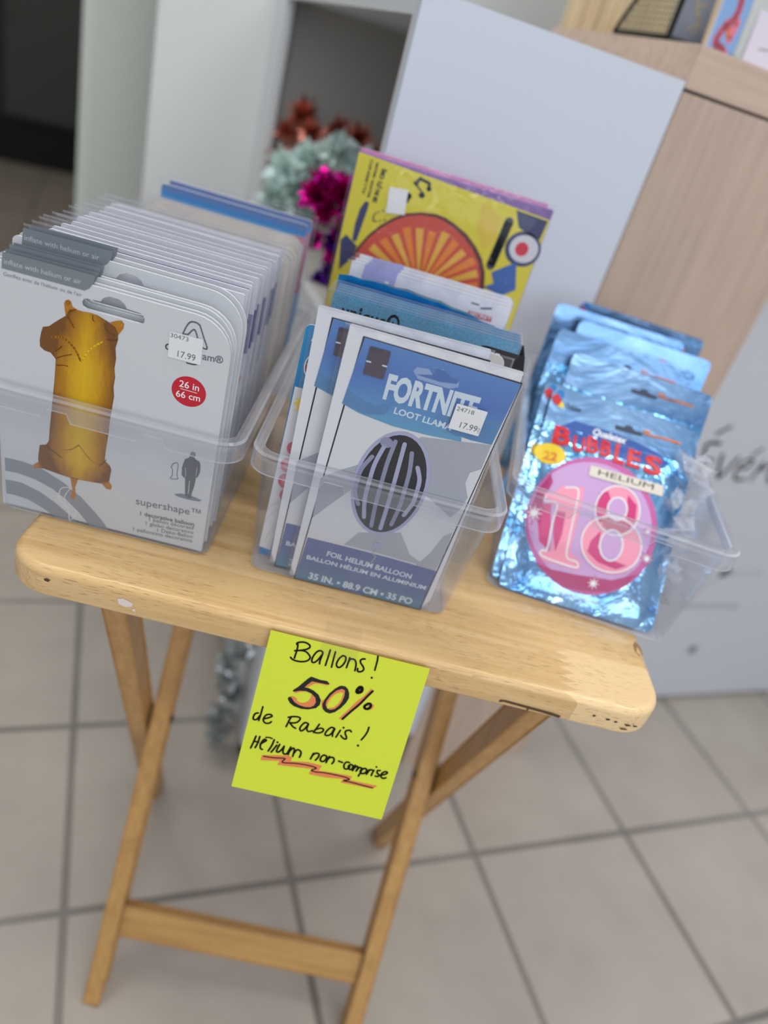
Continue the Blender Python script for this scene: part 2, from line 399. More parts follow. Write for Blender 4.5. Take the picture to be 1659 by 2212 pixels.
ART={
'note':[
('S','ink',2,1.09,0,[(19.5,-5.8),(19.5,-4.7),(21.5,-3.5),(24.7,-2.9),(27.7,-3.8),(28.7,-5.4),(27.2,-7.4),(23.0,-9.5),(19.3,-10.8)]),
('S','ink',2,1.09,0,[(20.1,-5.3),(20.5,-7.6),(20.6,-10.4),(20.4,-13.9),(20.3,-16.3)]),
('S','ink',2,1.09,0,[(23.0,-9.5),(26.8,-9.5),(30.0,-11.8),(30.7,-13.8),(28.9,-16.3),(25.4,-17.7),(21.7,-18.0),(19.0,-17.4),(17.6,-16.3)]),
('S','ink',2,1.09,0,[(38.4,-8.0),(37.8,-6.6),(35.9,-6.3),(34.0,-7.9),(32.5,-11.7),(32.3,-14.9),(33.2,-16.2),(34.9,-15.5),(36.9,-12.1),(38.4,-8.0)]),
('S','ink',2,1.12,0,[(38.3,-8.6),(38.0,-11.8),(37.8,-14.0),(38.1,-16.0)]),
('S','ink',2,1.12,0,[(42.7,-4.0),(42.6,-9.0),(42.3,-16.2)]),
('S','ink',2,1.09,0,[(46.5,-4.4),(46.5,-9.5),(46.7,-16.4)]),
('S','ink',2,1.12,0,[(52.2,-5.8),(50.3,-8.5),(49.4,-12.5),(50.2,-14.9),(52.0,-15.2),(53.8,-12.9),(54.8,-9.4),(54.3,-6.4),(52.2,-5.8)]),
('S','ink',2,1.09,0,[(57.1,-6.2),(57.0,-10.4),(56.8,-14.2)]),
('S','ink',2,1.09,0,[(57.0,-9.4),(58.0,-7.0),(60.3,-6.7),(61.9,-8.1),(62.8,-11.0),(63.0,-14.9)]),
('S','ink',2,1.12,0,[(67.6,-4.5),(66.0,-4.8),(64.8,-6.3),(65.5,-8.2),(67.4,-10.0),(68.7,-12.1),(68.0,-13.9),(66.1,-14.9),(64.8,-14.5),(64.5,-12.7)]),
('S','ink',2,1.09,0,[(75.6,0.0),(76.1,-3.8),(76.3,-10.9)]),
('S','ink',2,1.39,0,[(75.7,-17.0),(75.8,-17.1)]),
('P','marker',1,[(32.3,-36.1),(33.7,-34.1),(36.7,-30.6),(45.2,-30.0),(48.3,-29.9),(47.3,-30.8),(41.6,-30.9),(38.8,-31.4),(36.5,-33.6),(34.2,-35.8)]),
('P','marker',1,[(26.0,-41.8),(29.8,-39.4),(34.8,-38.4),(38.0,-39.7),(36.0,-39.4),(33.1,-39.4),(30.0,-40.5),(27.5,-42.2)]),
('P','marker',1,[(24.6,-45.1),(26.6,-45.2),(29.1,-45.8),(29.8,-47.8),(32.5,-48.7),(35.2,-48.0),(37.6,-45.8),(38.5,-42.8),(38.2,-40.4),(41.5,-42.0),(43.0,-45.4),(42.1,-48.4),(39.3,-50.8),(35.0,-51.3),(31.0,-50.8),(27.7,-48.9)]),
('P','marker',1,[(46.4,-43.4),(47.9,-42.5),(48.8,-48.2),(47.7,-48.8)]),
('P','marker',1,[(57.9,-30.7),(60.3,-31.4),(60.9,-35.8),(60.4,-40.3),(59.0,-44.2),(56.8,-47.2),(54.3,-48.7),(52.0,-48.2),(53.5,-47.4),(56.1,-46.3),(58.2,-43.0),(59.5,-38.9),(59.8,-33.4),(57.6,-33.4),(54.4,-35.9),(52.0,-39.8),(51.0,-44.4),(51.4,-47.8),(49.9,-45.8),(49.8,-42.5),(51.5,-37.7),(54.6,-32.9)]),
('P','marker',1,[(61.6,-54.5),(62.5,-52.3),(66.5,-45.2),(70.4,-37.6),(74.3,-32.2),(76.5,-27.8),(77.4,-25.6),(78.4,-25.7),(78.4,-27.4),(75.2,-33.6),(71.2,-40.7),(67.2,-47.8),(63.4,-53.7)]),
('P','marker',1,[(80.8,-36.5),(83.1,-37.5),(82.4,-40.5),(80.4,-42.1),(81.6,-39.6)]),
('P','marker',1,[(69.3,-29.0),(69.7,-27.8),(70.8,-28.3),(70.1,-29.3)]),
('P','marker',1,[(78.4,-39.3),(79.6,-38.2),(79.7,-39.5)]),
('P','ink',2,[(34.9,-27.0),(37.8,-27.4),(41.8,-27.9),(46.3,-27.5),(48.6,-29.1),(48.1,-29.9),(44.7,-30.1),(40.4,-30.2),(36.4,-30.4),(33.7,-33.8),(32.4,-36.3),(35.2,-36.1),(39.3,-37.2),(43.2,-39.4),(45.8,-43.0),(46.0,-46.8),(43.9,-50.1),(38.7,-52.5),(34.1,-53.2),(28.6,-52.5),(25.2,-50.7),(23.1,-48.0),(23.3,-46.6),(24.6,-45.8),(26.0,-46.9),(28.3,-49.3),(31.5,-50.6),(36.0,-51.1),(39.7,-50.4),(42.1,-48.4),(42.8,-45.5),(41.5,-42.0),(38.0,-39.7),(34.4,-38.8),(29.8,-39.6),(26.3,-41.3),(25.3,-41.4),(25.1,-40.4),(27.8,-37.3),(30.6,-33.0),(33.0,-29.2)]),
('P','ink',2,[(57.1,-28.4),(59.7,-28.3),(62.0,-29.8),(63.7,-32.9),(64.4,-36.5),(63.4,-40.6),(60.8,-45.6),(57.5,-49.8),(54.3,-51.7),(51.0,-51.2),(48.7,-49.4),(47.5,-45.9),(48.2,-41.9),(50.2,-36.4),(53.3,-31.6),(55.6,-29.2),(57.1,-28.4),(57.9,-30.7),(54.6,-32.9),(51.5,-37.7),(49.8,-42.5),(49.9,-45.8),(51.7,-48.3),(54.1,-48.8),(56.9,-47.3),(59.0,-44.2),(60.4,-40.3),(60.9,-35.8),(60.3,-31.4),(57.9,-30.7)]),
('S','ink',2,2.14,0,[(69.6,-26.4),(68.5,-28.6),(68.7,-30.5),(70.2,-30.3),(71.6,-28.6),(71.0,-26.3),(69.6,-26.4)]),
('S','ink',2,1.49,0,[(79.1,-26.9),(76.6,-31.6),(72.8,-39.2),(68.3,-46.4),(64.1,-53.6)]),
('S','ink',2,1.68,0,[(78.6,-37.2),(76.7,-39.5),(77.2,-41.3),(79.4,-41.3),(80.8,-39.2),(80.3,-37.2),(78.6,-37.2)]),
('S','ink',2,1.14,0,[(7.7,-58.5),(7.6,-63.5),(7.3,-69.9)]),
('S','ink',2,1.14,0,[(5.6,-64.1),(3.6,-65.3),(3.0,-68.4),(3.7,-69.9),(5.7,-69.4),(7.2,-66.0)]),
('S','ink',2,1.14,0,[(10.3,-67.8),(13.6,-65.9),(15.6,-64.1),(14.2,-63.1),(11.5,-64.2),(10.3,-67.1),(10.6,-69.4),(12.7,-70.7),(15.1,-69.9),(16.1,-68.5)]),
('S','ink',2,1.14,0,[(28.9,-60.9),(28.0,-64.5),(27.1,-69.7)]),
('S','ink',2,1.14,0,[(26.8,-62.1),(30.5,-60.5),(34.3,-60.1),(35.3,-61.5),(33.8,-64.3),(31.2,-65.6),(28.9,-65.9)]),
('S','ink',2,1.14,0,[(29.0,-66.2),(31.8,-68.5),(33.9,-69.3)]),
('S','ink',2,1.16,0,[(41.8,-63.5),(39.4,-63.1),(37.6,-65.6),(36.8,-68.8),(38.2,-70.3),(40.1,-68.3),(41.9,-63.8)]),
('S','ink',2,1.14,0,[(41.9,-63.8),(41.7,-67.9),(43.3,-69.5),(45.9,-68.1)]),
('S','ink',2,1.14,0,[(49.4,-61.8),(48.2,-65.5),(46.8,-69.2)]),
('S','ink',2,1.15,0,[(47.4,-67.0),(51.0,-64.7),(53.2,-65.2),(52.8,-67.3),(50.2,-68.9),(46.8,-69.1)]),
('S','ink',2,1.16,0,[(60.4,-62.3),(58.1,-62.2),(55.9,-65.5),(55.2,-68.7),(56.9,-69.3),(59.3,-67.3),(60.5,-62.6)]),
('S','ink',2,1.14,0,[(60.9,-62.8),(60.3,-66.3),(60.7,-68.9)]),
('S','ink',2,1.15,0,[(65.0,-62.7),(64.1,-66.0),(63.3,-68.9)]),
('S','ink',2,1.37,0,[(66.6,-60.1),(66.7,-60.2)]),
('S','ink',2,1.16,0,[(72.8,-62.0),(71.4,-61.0),(68.8,-62.4),(69.1,-64.7),(70.6,-67.0),(70.4,-68.7),(68.2,-68.3),(66.3,-66.8)]),
('S','ink',2,1.14,0,[(84.0,-55.2),(83.9,-58.8),(82.9,-62.7),(81.3,-66.5)]),
('S','ink',2,1.51,0,[(80.1,-71.5),(80.3,-71.6)]),
('S','ink',2,1.2,0,[(8.2,-82.6),(7.6,-87.3),(6.6,-92.9)]),
('S','ink',2,1.2,0,[(10.9,-82.2),(10.6,-87.7),(9.6,-91.9)]),
('S','ink',2,1.2,0,[(7.6,-87.0),(11.1,-86.8)]),
('S','ink',2,1.22,0,[(12.6,-87.9),(15.0,-85.4),(16.0,-84.0),(14.6,-83.6),(13.4,-85.5),(12.8,-89.0),(13.5,-91.5),(14.9,-92.0)]),
('S','ink',2,0.95,0,[(15.1,-81.9),(17.3,-81.3),(19.7,-81.6)]),
('S','ink',2,1.22,0,[(21.4,-82.2),(20.7,-87.3),(19.2,-92.2)]),
('S','ink',2,1.2,0,[(24.1,-86.0),(23.0,-88.9),(21.5,-92.5)]),
('S','ink',2,1.41,0,[(24.0,-83.6),(24.1,-83.6)]),
('S','ink',2,1.2,0,[(26.0,-84.8),(25.2,-88.4),(25.1,-91.0),(26.7,-91.0),(28.4,-88.3),(29.4,-85.4)]),
('S','ink',2,1.2,0,[(29.4,-85.4),(29.4,-89.5),(30.5,-91.5),(32.6,-90.9),(33.8,-86.1)]),
('S','ink',2,1.22,0,[(34.1,-84.9),(33.8,-88.7),(33.7,-91.4)]),
('S','ink',2,1.22,0,[(33.8,-89.1),(35.6,-85.6),(37.1,-86.3),(37.2,-92.0)]),
('S','ink',2,1.22,0,[(37.3,-89.7),(39.0,-85.9),(41.8,-86.6),(42.4,-89.1),(42.0,-91.5)]),
('S','ink',2,1.22,0,[(51.1,-85.7),(50.5,-88.5),(50.0,-90.8)]),
('S','ink',2,1.22,0,[(50.6,-87.7),(52.6,-85.3),(55.0,-85.4),(55.0,-88.1),(53.7,-90.9)]),
('S','ink',2,1.22,0,[(58.6,-85.2),(57.1,-87.2),(57.2,-90.2),(59.3,-90.6),(60.7,-88.5),(60.7,-85.8),(58.6,-85.2)]),
('S','ink',2,1.22,0,[(62.6,-85.3),(62.0,-88.1),(61.6,-90.9)]),
('S','ink',2,1.22,0,[(62.0,-88.1),(63.7,-85.8),(66.0,-85.9),(66.7,-88.4),(65.9,-90.7)]),
('S','ink',2,1.23,0,[(70.0,-87.4),(73.0,-87.8)]),
('S','ink',2,1.22,0,[(77.8,-86.6),(75.5,-86.9),(74.6,-89.8),(75.6,-92.2),(77.6,-92.1),(79.0,-89.8)]),
('S','ink',2,1.24,0,[(79.1,-87.8),(77.9,-89.7),(79.2,-92.0),(81.0,-91.2),(81.0,-88.5),(79.1,-87.8)]),
('S','ink',2,1.23,0,[(82.4,-87.7),(82.2,-90.5),(81.7,-92.5)]),
('S','ink',2,1.22,0,[(82.2,-90.5),(83.6,-88.2),(84.8,-89.0),(84.3,-92.2)]),
('S','ink',2,1.22,0,[(84.5,-91.8),(85.7,-88.8),(87.5,-89.1),(87.2,-91.8)]),
('S','ink',2,1.22,0,[(88.1,-88.9),(87.7,-92.5),(86.9,-95.8)]),
('S','ink',2,1.24,0,[(87.7,-90.2),(90.0,-88.4),(91.7,-89.9),(90.4,-92.6),(88.2,-93.1)]),
('S','ink',2,1.22,0,[(93.1,-88.8),(92.7,-91.2),(92.1,-92.9)]),
('S','ink',2,1.24,0,[(92.6,-90.8),(94.0,-88.5),(95.6,-88.5)]),
('S','ink',2,1.22,0,[(96.6,-88.2),(96.0,-91.1),(95.9,-93.0)]),
('S','ink',2,1.3,0,[(97.6,-85.1),(97.7,-85.2)]),
('S','ink',2,1.22,0,[(101.1,-87.4),(99.2,-87.9),(99.4,-89.8),(101.0,-90.9),(100.8,-92.5),(98.8,-92.7)]),
('S','ink',2,1.22,0,[(102.7,-90.9),(105.6,-89.3),(106.5,-87.6),(104.7,-87.3),(102.9,-89.3),(102.6,-91.7),(104.6,-93.1),(106.7,-92.1)]),
('P','marker',1,[(15.6,-96.6),(24.6,-94.4),(34.6,-92.3),(37.1,-93.2),(36.6,-96.4),(48.8,-93.9),(59.4,-94.2),(58.0,-98.8),(67.1,-97.9),(82.9,-97.2),(81.5,-100.7),(90.5,-100.6),(102.6,-100.4),(99.4,-103.8),(87.3,-103.8),(75.7,-104.3),(77.2,-101.0),(64.3,-102.9),(51.8,-103.3),(52.9,-98.5),(40.4,-100.1),(28.2,-101.6),(29.0,-98.0),(15.6,-100.9)]),
('S','ink',2,0.84,0,[(17.0,-97.2),(24.4,-96.5),(31.7,-95.1),(32.1,-95.8),(30.9,-98.2),(32.8,-98.6),(40.4,-97.1),(46.8,-96.5),(52.4,-96.4),(55.9,-97.1),(54.0,-98.7),(53.0,-99.9),(56.4,-100.3),(62.1,-99.4),(70.0,-99.1),(77.4,-99.1),(81.3,-100.0),(79.3,-101.3),(77.5,-102.3),(82.9,-102.1),(91.0,-102.5),(99.5,-102.7)])],
'one':[
('P','gold_body',1,[(43.8,156.7),(46.1,161.4),(49.0,162.7),(53.7,162.6),(58.9,163.1),(63.2,162.8),(67.1,161.4),(70.9,160.0),(74.4,158.0),(76.2,154.3),(76.2,150.2),(75.0,144.5),(75.7,137.2),(75.0,130.4),(75.7,124.0),(75.0,117.0),(75.7,110.3),(73.9,93.2),(73.3,80.8),(72.2,69.2),(71.6,58.7),(75.5,55.3),(76.5,52.4),(75.5,42.7),(71.8,38.8),(65.2,38.1),(58.6,37.4),(52.0,36.7),(46.5,37.0),(40.0,37.6),(32.3,38.6),(26.3,39.4),(25.9,47.1),(27.1,57.8),(31.4,59.4),(33.3,62.9),(34.1,75.0),(35.7,93.5),(37.2,112.4),(37.9,125.9),(34.7,129.4),(30.8,129.8),(28.1,131.7),(27.9,135.9),(28.8,141.4),(29.9,145.4),(33.8,147.1),(37.2,150.6),(40.5,153.7)]),
('P','goldC',1,[(42.8,164.4),(43.7,166.7),(45.6,167.7),(47.0,166.9),(48.0,163.9),(50.8,162.8),(46.2,159.4),(43.8,157.0)]),
('P','goldC',1,[(70.9,160.5),(75.1,162.8),(77.9,163.6),(79.5,161.7),(79.2,158.8),(76.5,153.9),(74.4,156.9)]),
('P','goldC',1,[(26.7,44.1),(22.6,40.2),(23.1,37.0),(29.1,38.9)]),
('P','goldC',1,[(69.6,39.5),(75.0,42.5),(77.6,38.6),(76.9,35.2),(73.6,35.3)]),
('P','goldC',1,[(48.2,37.5),(53.9,37.9),(51.9,29.8),(52.3,21.6),(51.2,18.5),(49.0,18.5),(49.7,27.8)]),
('S','goldN',6,0.51,0,[(38.2,126.6),(42.6,129.5),(48.0,132.2)]),
('S','goldN',6,0.51,0,[(37.7,131.3),(40.6,134.3),(41.6,136.2)]),
('S','goldN',6,0.52,0,[(38.7,121.8),(42.6,123.0),(45.6,123.3)]),
('S','goldN',6,0.5,0,[(45.2,156.6),(47.7,153.2),(49.0,150.5)]),
('S','goldN',6,0.49,0,[(60.4,162.0),(60.4,159.5),(61.4,158.3)]),
('S','goldN',6,0.5,0,[(69.5,148.7),(73.4,149.3),(76.2,150.7)]),
('S','goldN',6,0.56,0,[(31.4,58.5),(36.7,55.6),(42.1,52.1)]),
('S','goldN',6,0.56,0,[(68.0,53.6),(70.1,55.6),(72.6,59.7)]),
('S','goldS',2,1.42,0,[(35.7,140.3),(42.5,141.8),(49.4,136.9),(53.4,129.5)]),
('S','goldB',2,1.03,0,[(53.9,128.5),(59.1,138.7),(66.7,146.3)]),
('S','goldM',2,0.89,0,[(39.9,57.9),(48.4,60.6),(53.7,66.0)]),
('S','goldM',2,0.88,0,[(53.7,66.0),(62.5,55.9),(69.0,54.0)]),
('S','goldN',3,0.39,0,[(67.2,158.9),(69.3,154.4),(74.2,152.7)]),
('S','goldC',3,0.58,0,[(44.7,166.5),(46.1,166.4),(45.9,165.0),(44.7,164.5),(44.0,165.3),(44.7,166.5)]),
('S','goldB',3,0.49,0,[(77.1,162.3),(78.1,161.6),(77.5,159.7),(76.2,159.7),(75.9,161.3),(77.1,162.3)]),
('P','arc',0,[(2.6,39.9),(12.8,40.4),(26.9,38.9),(43.3,31.2),(56.8,21.6),(68.4,9.7),(78.0,-2.6),(63.6,-2.8),(54.8,8.2),(45.6,16.7),(35.6,23.3),(23.5,27.7),(11.4,29.4),(2.7,28.6)]),
('P','arc',0,[(2.4,21.1),(13.4,21.8),(26.7,17.7),(37.8,11.4),(46.9,4.3),(55.0,-2.6),(39.0,-2.6),(29.9,3.2),(18.7,8.2),(8.7,9.2),(2.8,8.8)]),
('S','white',1,0.58,0,[(52.2,25.8),(45.5,27.8),(41.1,23.7),(41.2,15.3),(46.8,8.6),(48.1,-2.6)]),
('S','white',1,0.46,0,[(47.8,26.5),(44.5,19.2),(45.7,11.1),(52.5,8.9),(51.5,2.8),(47.5,-2.8)]),
('P','logo',2,[(129.0,82.9),(130.4,84.3),(132.1,83.9),(132.7,81.8),(132.0,79.8),(133.2,78.5),(135.7,77.6),(136.7,75.0),(137.0,69.3),(136.0,65.0),(134.8,64.0),(134.7,59.9),(134.2,55.0),(133.3,50.0),(133.2,46.1),(131.3,45.2),(129.0,46.6),(128.2,53.8),(127.4,61.6),(126.3,61.6),(124.8,63.5),(124.5,69.3),(125.3,74.1),(125.9,76.8),(128.4,78.6),(128.9,80.4)]),
('S','cardgrey',3,0.56,0,[(130.7,60.0),(130.9,54.7),(130.9,49.2)]),
('S','cardgrey',3,0.33,0,[(126.6,69.9),(127.5,65.7),(127.3,62.3)]),
('S','cardgrey',3,0.33,0,[(134.8,72.5),(134.6,67.9),(134.7,65.3)]),
('P','logoL',1,[(121.3,45.5),(125.5,47.5),(133.3,47.9),(141.1,46.3),(139.2,44.6),(131.5,43.9),(123.6,44.2)]),
('S','logo',2,0.44,0,[(117.1,67.0),(117.9,69.8),(118.9,71.2),(121.5,71.6),(121.6,62.5),(122.6,59.5),(120.1,58.3),(117.4,58.1),(118.5,61.2),(118.0,66.6),(117.1,67.0)]),
('S','logo',2,0.88,0,[(115.3,165.8),(117.1,171.5),(119.2,174.8),(122.5,175.4),(125.0,174.3)]),
('S','logo',2,0.87,0,[(125.0,174.3),(128.0,167.5),(131.0,160.5),(126.5,160.8)]),
('S','logo',2,0.88,0,[(118.6,166.6),(122.0,170.7),(124.8,165.0)]),
('S','logo',2,0.88,0,[(115.3,165.8),(118.6,166.6)]),
('S','logo',2,0.89,0,[(107.9,156.9),(106.0,155.8),(106.0,153.7),(107.7,153.1)]),
('S','logo',2,0.9,0,[(119.6,147.5),(124.1,147.7),(126.4,148.8)]),
('T', 'logo', 2, 'am®', (128.9, 152.7), 13.02, 0.0, 0.054, 0.01, 0),
('E','red',1,(123.0,128.0),11.1,10.6),
('T', 'white', 3, '26 in', (116.5, 130.1), 12.8, 0.0, 0.008, 0.01, 0),
('T', 'white', 3, '66 cm', (115.1, 122.5), 15.71, 0.0, 0.038, 0.01, 0),
('S','white',3,0.41,0,[(117.5,128.8),(128.2,128.6)]),
('T', 'logo', 2, 'supershape™', (95.2, 28.5), 46.5, 0.0, 0.067, 0, 0),
('T', 'logo', 2, '1 decorative balloon', (98.9, 19.7), 39.26, 0.0, 0.056, 0.02, 0),
('T', 'logo', 2, '1 ballon décoratif', (105.6, 16.5), 32.85, 0.0, 0.058, 0, 0),
('T', 'logo', 2, '1 globo decorativo', (103.7, 12.1), 34.68, 0.0, 0.069, 0, 0),
('T', 'logo', 2, '1 Deko-Ballon', (112.3, 8.6), 25.97, 0.0, 0.073, 0, 0),
('T', 'logo', 2, '1 palloncino decorativo', (94.8, 3.9), 43.68, 0.0, 0.06, 0, 0),
('P','tab',1,[(6.7,186.1),(61.1,187.0),(60.1,181.9),(57.9,178.3),(55.0,176.0),(5.8,175.7)]),
('T', 'tabtext', 2, 'inflate with helium or air', (7.5, 178.9), 45.5, 0.0, 0.009, 0, 0),
('T', 'tab', 2, "Gonflez avec de l'hélium ou de l'air", (6.8, 171.6), 46.6, 0.0, 0.002, 0, 0)],
'llama':[
('P','black',0,[(9.0,198.5),(109.1,197.0),(103.0,-2.7),(3.9,-2.8)]),
('P','cardpale',1,[(10.1,197.8),(108.5,196.0),(101.9,-1.5),(4.7,-1.2)]),
('P','grey1',2,[(61.1,143.1),(86.3,147.4),(105.6,150.6),(105.4,131.5),(99.4,126.6),(99.0,118.1),(104.2,107.3),(103.0,98.1),(98.4,87.7),(79.1,99.2),(61.2,107.6),(68.5,117.6),(71.6,124.6),(66.9,131.9),(55.0,134.0)]),
('P','grey1',2,[(5.2,92.8),(16.5,102.6),(27.3,110.6),(36.2,110.4),(33.1,97.1),(25.2,86.7),(14.4,70.3),(6.4,57.7)]),
('P','grey2',2,[(69.1,64.6),(40.4,55.2),(32.8,41.3),(57.5,41.5),(96.7,40.0),(80.7,47.4)]),
('P','grey2',2,[(103.5,75.9),(104.1,56.9),(102.2,38.2),(87.3,38.7),(94.1,53.6),(98.4,70.8)]),
('P','hdr',3,[(10.1,197.8),(108.5,196.0),(105.7,150.9),(92.2,150.2),(85.6,150.7),(86.5,147.3),(65.3,145.5),(40.9,145.2),(18.4,147.9),(6.7,151.4)]),
('P','hdr2',4,[(8.0,162.1),(18.6,157.4),(28.4,156.4),(36.6,161.6),(41.9,172.5),(34.4,151.5),(21.9,148.3),(6.7,151.4)]),
('P','hdr2',4,[(63.7,159.2),(73.9,169.0),(98.6,167.2),(106.7,168.4),(105.7,150.9),(92.2,150.2),(85.6,150.7),(79.8,150.3)]),
('P','bband',3,[(6.5,39.7),(35.8,40.0),(68.9,39.9),(103.5,38.6),(101.9,-1.5),(4.7,-1.2)]),
('P','bband2',4,[(46.9,39.7),(63.4,39.8),(56.9,-2.0),(39.6,-1.6)]),
('P','slot',5,[(43.5,185.7),(44.9,188.7),(52.2,189.6),(55.6,186.6),(56.8,189.7),(60.2,192.0),(67.3,187.9),(72.1,187.4),(72.7,183.1),(67.8,180.6),(47.6,181.3)]),
('P','slotd',6,[(55.6,186.6),(57.0,191.1),(61.6,191.2),(67.3,187.9),(72.1,187.4),(71.1,185.0),(61.1,183.4),(45.7,183.9)]),
('T', 'pale', 6, 'FORTNITE', (30.2, 163.0), 58.7, 17.1, 0.012, 0.045, 0),
('T', 'pale', 6, 'LOOT LLAMA', (39.4, 154.4), 38.32, 4.5, -0.031, 0.028, 0),
('T', 'pale', 6, 'FOIL HELIUM BALLOON', (23.0, 27.5), 64.53, 4.7, -0.029, 0.03, 0),
('T', 'pale', 6, 'BALLON HÉLIUM EN ALUMINIUM', (9.4, 20.0), 91.21, 4.8, -0.013, 0.03, 0),
('T', 'pale', 6, '35 IN. • 88.9 CM • 35 PO', (14.4, 1.7), 80.4, 6.3, -0.005, 0.03, 0),
('E','lav',6,(51.5,100.6),25.2,43.2),
('E','black',7,(51.5,100.6),22.9,40.5),
('S','lavd',8,2.92,0,[(34.4,119.5),(30.0,108.4),(29.4,98.2),(30.1,88.3),(34.6,79.3)]),
('S','lav',8,2.87,0,[(40.2,130.1),(37.5,114.9),(37.3,100.0),(37.9,84.8),(41.0,69.8)]),
('S','lavd',8,2.87,0,[(46.1,135.1),(45.2,118.0),(45.5,100.6),(46.1,82.5),(47.7,63.9)]),
('S','lav',8,2.85,0,[(52.3,135.0),(53.0,118.4),(53.7,101.0),(54.2,82.8),(54.4,63.7)]),
('S','lavd',8,2.87,0,[(58.6,129.9),(61.0,116.2),(61.9,101.4),(62.3,86.0),(60.8,69.4)]),
('S','lav',8,2.92,0,[(65.2,120.3),(69.1,111.7),(70.1,101.9),(70.1,91.5),(67.0,79.9)]),
('E','lavd',8,(40.8,132.5),4.2,3.9),
('P','lav',8,[(53.1,50.7),(57.8,50.8),(59.6,46.6),(53.5,46.2)]),
('S','grey2',8,0.66,0,[(56.5,46.5),(54.9,40.6),(57.3,37.8),(55.7,31.8)])],
'yellow':[
('P','orangeD',1,[(16.2,180.3),(18.3,189.6),(25.2,202.7),(33.8,213.9),(42.9,222.5),(52.5,229.2),(65.4,233.7),(79.0,235.9),(87.9,235.1),(97.4,232.3),(109.1,227.5),(120.5,219.7),(129.3,211.0),(136.0,200.1),(139.9,186.7),(137.0,175.5),(106.0,168.2),(21.1,160.3)]),
('P','orangeR',2,[(17.9,179.4),(20.7,188.9),(27.0,201.1),(35.6,212.4),(44.8,221.0),(54.4,227.4),(66.1,231.4),(78.5,233.1),(87.4,232.2),(97.1,228.9),(108.1,223.8),(118.6,216.4),(126.8,207.5),(132.4,197.6),(135.8,185.5),(132.3,175.7),(106.0,168.2),(22.5,160.7)]),
('P','orangeM',3,[(68.7,166.9),(24.5,156.0),(23.5,163.3),(68.5,168.4)]),
('P','orangeL',3,[(68.4,169.3),(25.0,168.0),(25.6,175.1),(68.6,170.8)]),
('P','orangeM',3,[(68.7,171.8),(28.1,179.3),(30.2,185.8),(69.2,173.3)]),
('P','orangeL',3,[(69.6,174.2),(28.9,191.1),(32.4,197.4),(70.4,175.6)]),
('P','orangeM',3,[(71.0,176.4),(36.5,200.3),(41.2,205.6),(72.1,177.6)]),
('P','orangeL',3,[(72.9,178.3),(45.6,207.6),(51.1,211.7),(74.2,179.2)]),
('P','orangeM',3,[(75.2,179.8),(53.3,216.6),(59.9,219.7),(76.7,180.5)]),
('P','orangeL',3,[(77.7,180.9),(64.8,219.9),(71.7,221.6),(79.3,181.3)]),
('P','orangeM',3,[(80.4,181.4),(76.3,220.7),(83.2,221.0),(82.1,181.5)]),
('P','orangeL',3,[(83.1,181.5),(88.0,223.8),(95.3,222.7),(84.8,181.3)]),
('P','orangeM',3,[(85.8,181.0),(99.3,220.0),(105.9,217.5),(87.3,180.5)]),
('P','orangeL',3,[(88.2,180.1),(109.1,214.2),(114.9,210.5),(89.6,179.2)]),
('P','orangeM',3,[(90.4,178.6),(120.7,210.1),(125.9,205.0),(91.5,177.6)]),
('P','orangeL',3,[(92.1,176.8),(127.5,200.5),(131.4,194.6),(93.0,175.5)]),
('P','orangeM',3,[(93.4,174.7),(131.9,189.9),(134.4,183.5),(93.9,173.3)]),
('P','black',2,[(52.2,254.6),(56.7,260.9),(67.0,259.0),(68.3,252.6),(65.5,252.5),(64.9,256.8),(58.2,257.9),(55.9,252.4)]),
('E','black',2,(62.2,247.0),2.8,2.2),
('E','black',2,(66.9,253.5),2.2,1.9),
('S','black',2,1.35,0,[(55.6,253.6),(64.0,248.2)]),
('E','black',2,(51.0,243.3),3.1,2.8),
('S','black',2,4.62,0,[(50.3,239.2),(51.3,243.4)]),
('P','navy',2,[(16.2,229.5),(19.5,229.3),(19.7,224.1),(16.7,196.1),(15.1,194.0),(12.6,195.0),(11.9,208.5),(13.1,222.3)]),
('S','slate',3,7.9,0,[(142.1,246.8),(140.5,227.3),(138.7,207.3)]),
('P','navy',2,[(144.9,257.5),(174.2,256.2),(173.0,239.9),(160.6,241.9),(151.6,244.8)]),
('E','navy',2,(161.6,228.4),16.0,15.0),
('E','silver',3,(162.4,228.7),12.9,11.8),
('E','red2',4,(160.7,228.2),5.9,6.0),
('P','bluearrow',4,[(160.1,216.6),(167.8,193.1),(156.7,184.1),(138.8,187.8),(146.7,193.0),(141.4,201.9)]),
('P','navy',2,[(6.4,198.1),(18.0,190.9),(16.3,179.9),(7.0,166.5),(2.5,192.2)]),
('P','yellowL',1,[(71.2,256.6),(77.5,245.4),(73.2,236.3),(68.5,237.7),(72.3,244.0)]),
('P','yellowO',1,[(115.3,255.9),(135.1,248.2),(134.3,226.3),(128.0,219.0),(116.7,235.0)]),
('S','yellowL',1,1.92,0,[(38.2,229.2),(27.3,222.2),(27.6,215.6),(37.9,219.8)]),
('T', 'black', 3, '28 IN (71 CM)', (25.5, 230.3), 28.25, 3.79, 1.511, 0.05, 0),
('T', 'black', 3, 'BALLOON • BALLON', (18.8, 233.1), 28.42, 0.0, 1.536, 0.05, 0),
('T', 'black', 3, 'ALUMINIO', (14.0, 234.1), 28.51, 2.5, 1.543, 0.02, 0)],
'qual':[
('P','feather',1,[(2.0,144.1),(12.7,143.8),(9.5,5.9),(0.3,7.2)]),
('T', 'white', 3, 'Ball', (5.7, 177.6), 7.2, 3.4, -0.014, 0.03, 0.3),
('E','white',2,(10.9,160.7),6.1,9.1),
('E','qblue',3,(10.9,160.7),5.3,8.1),
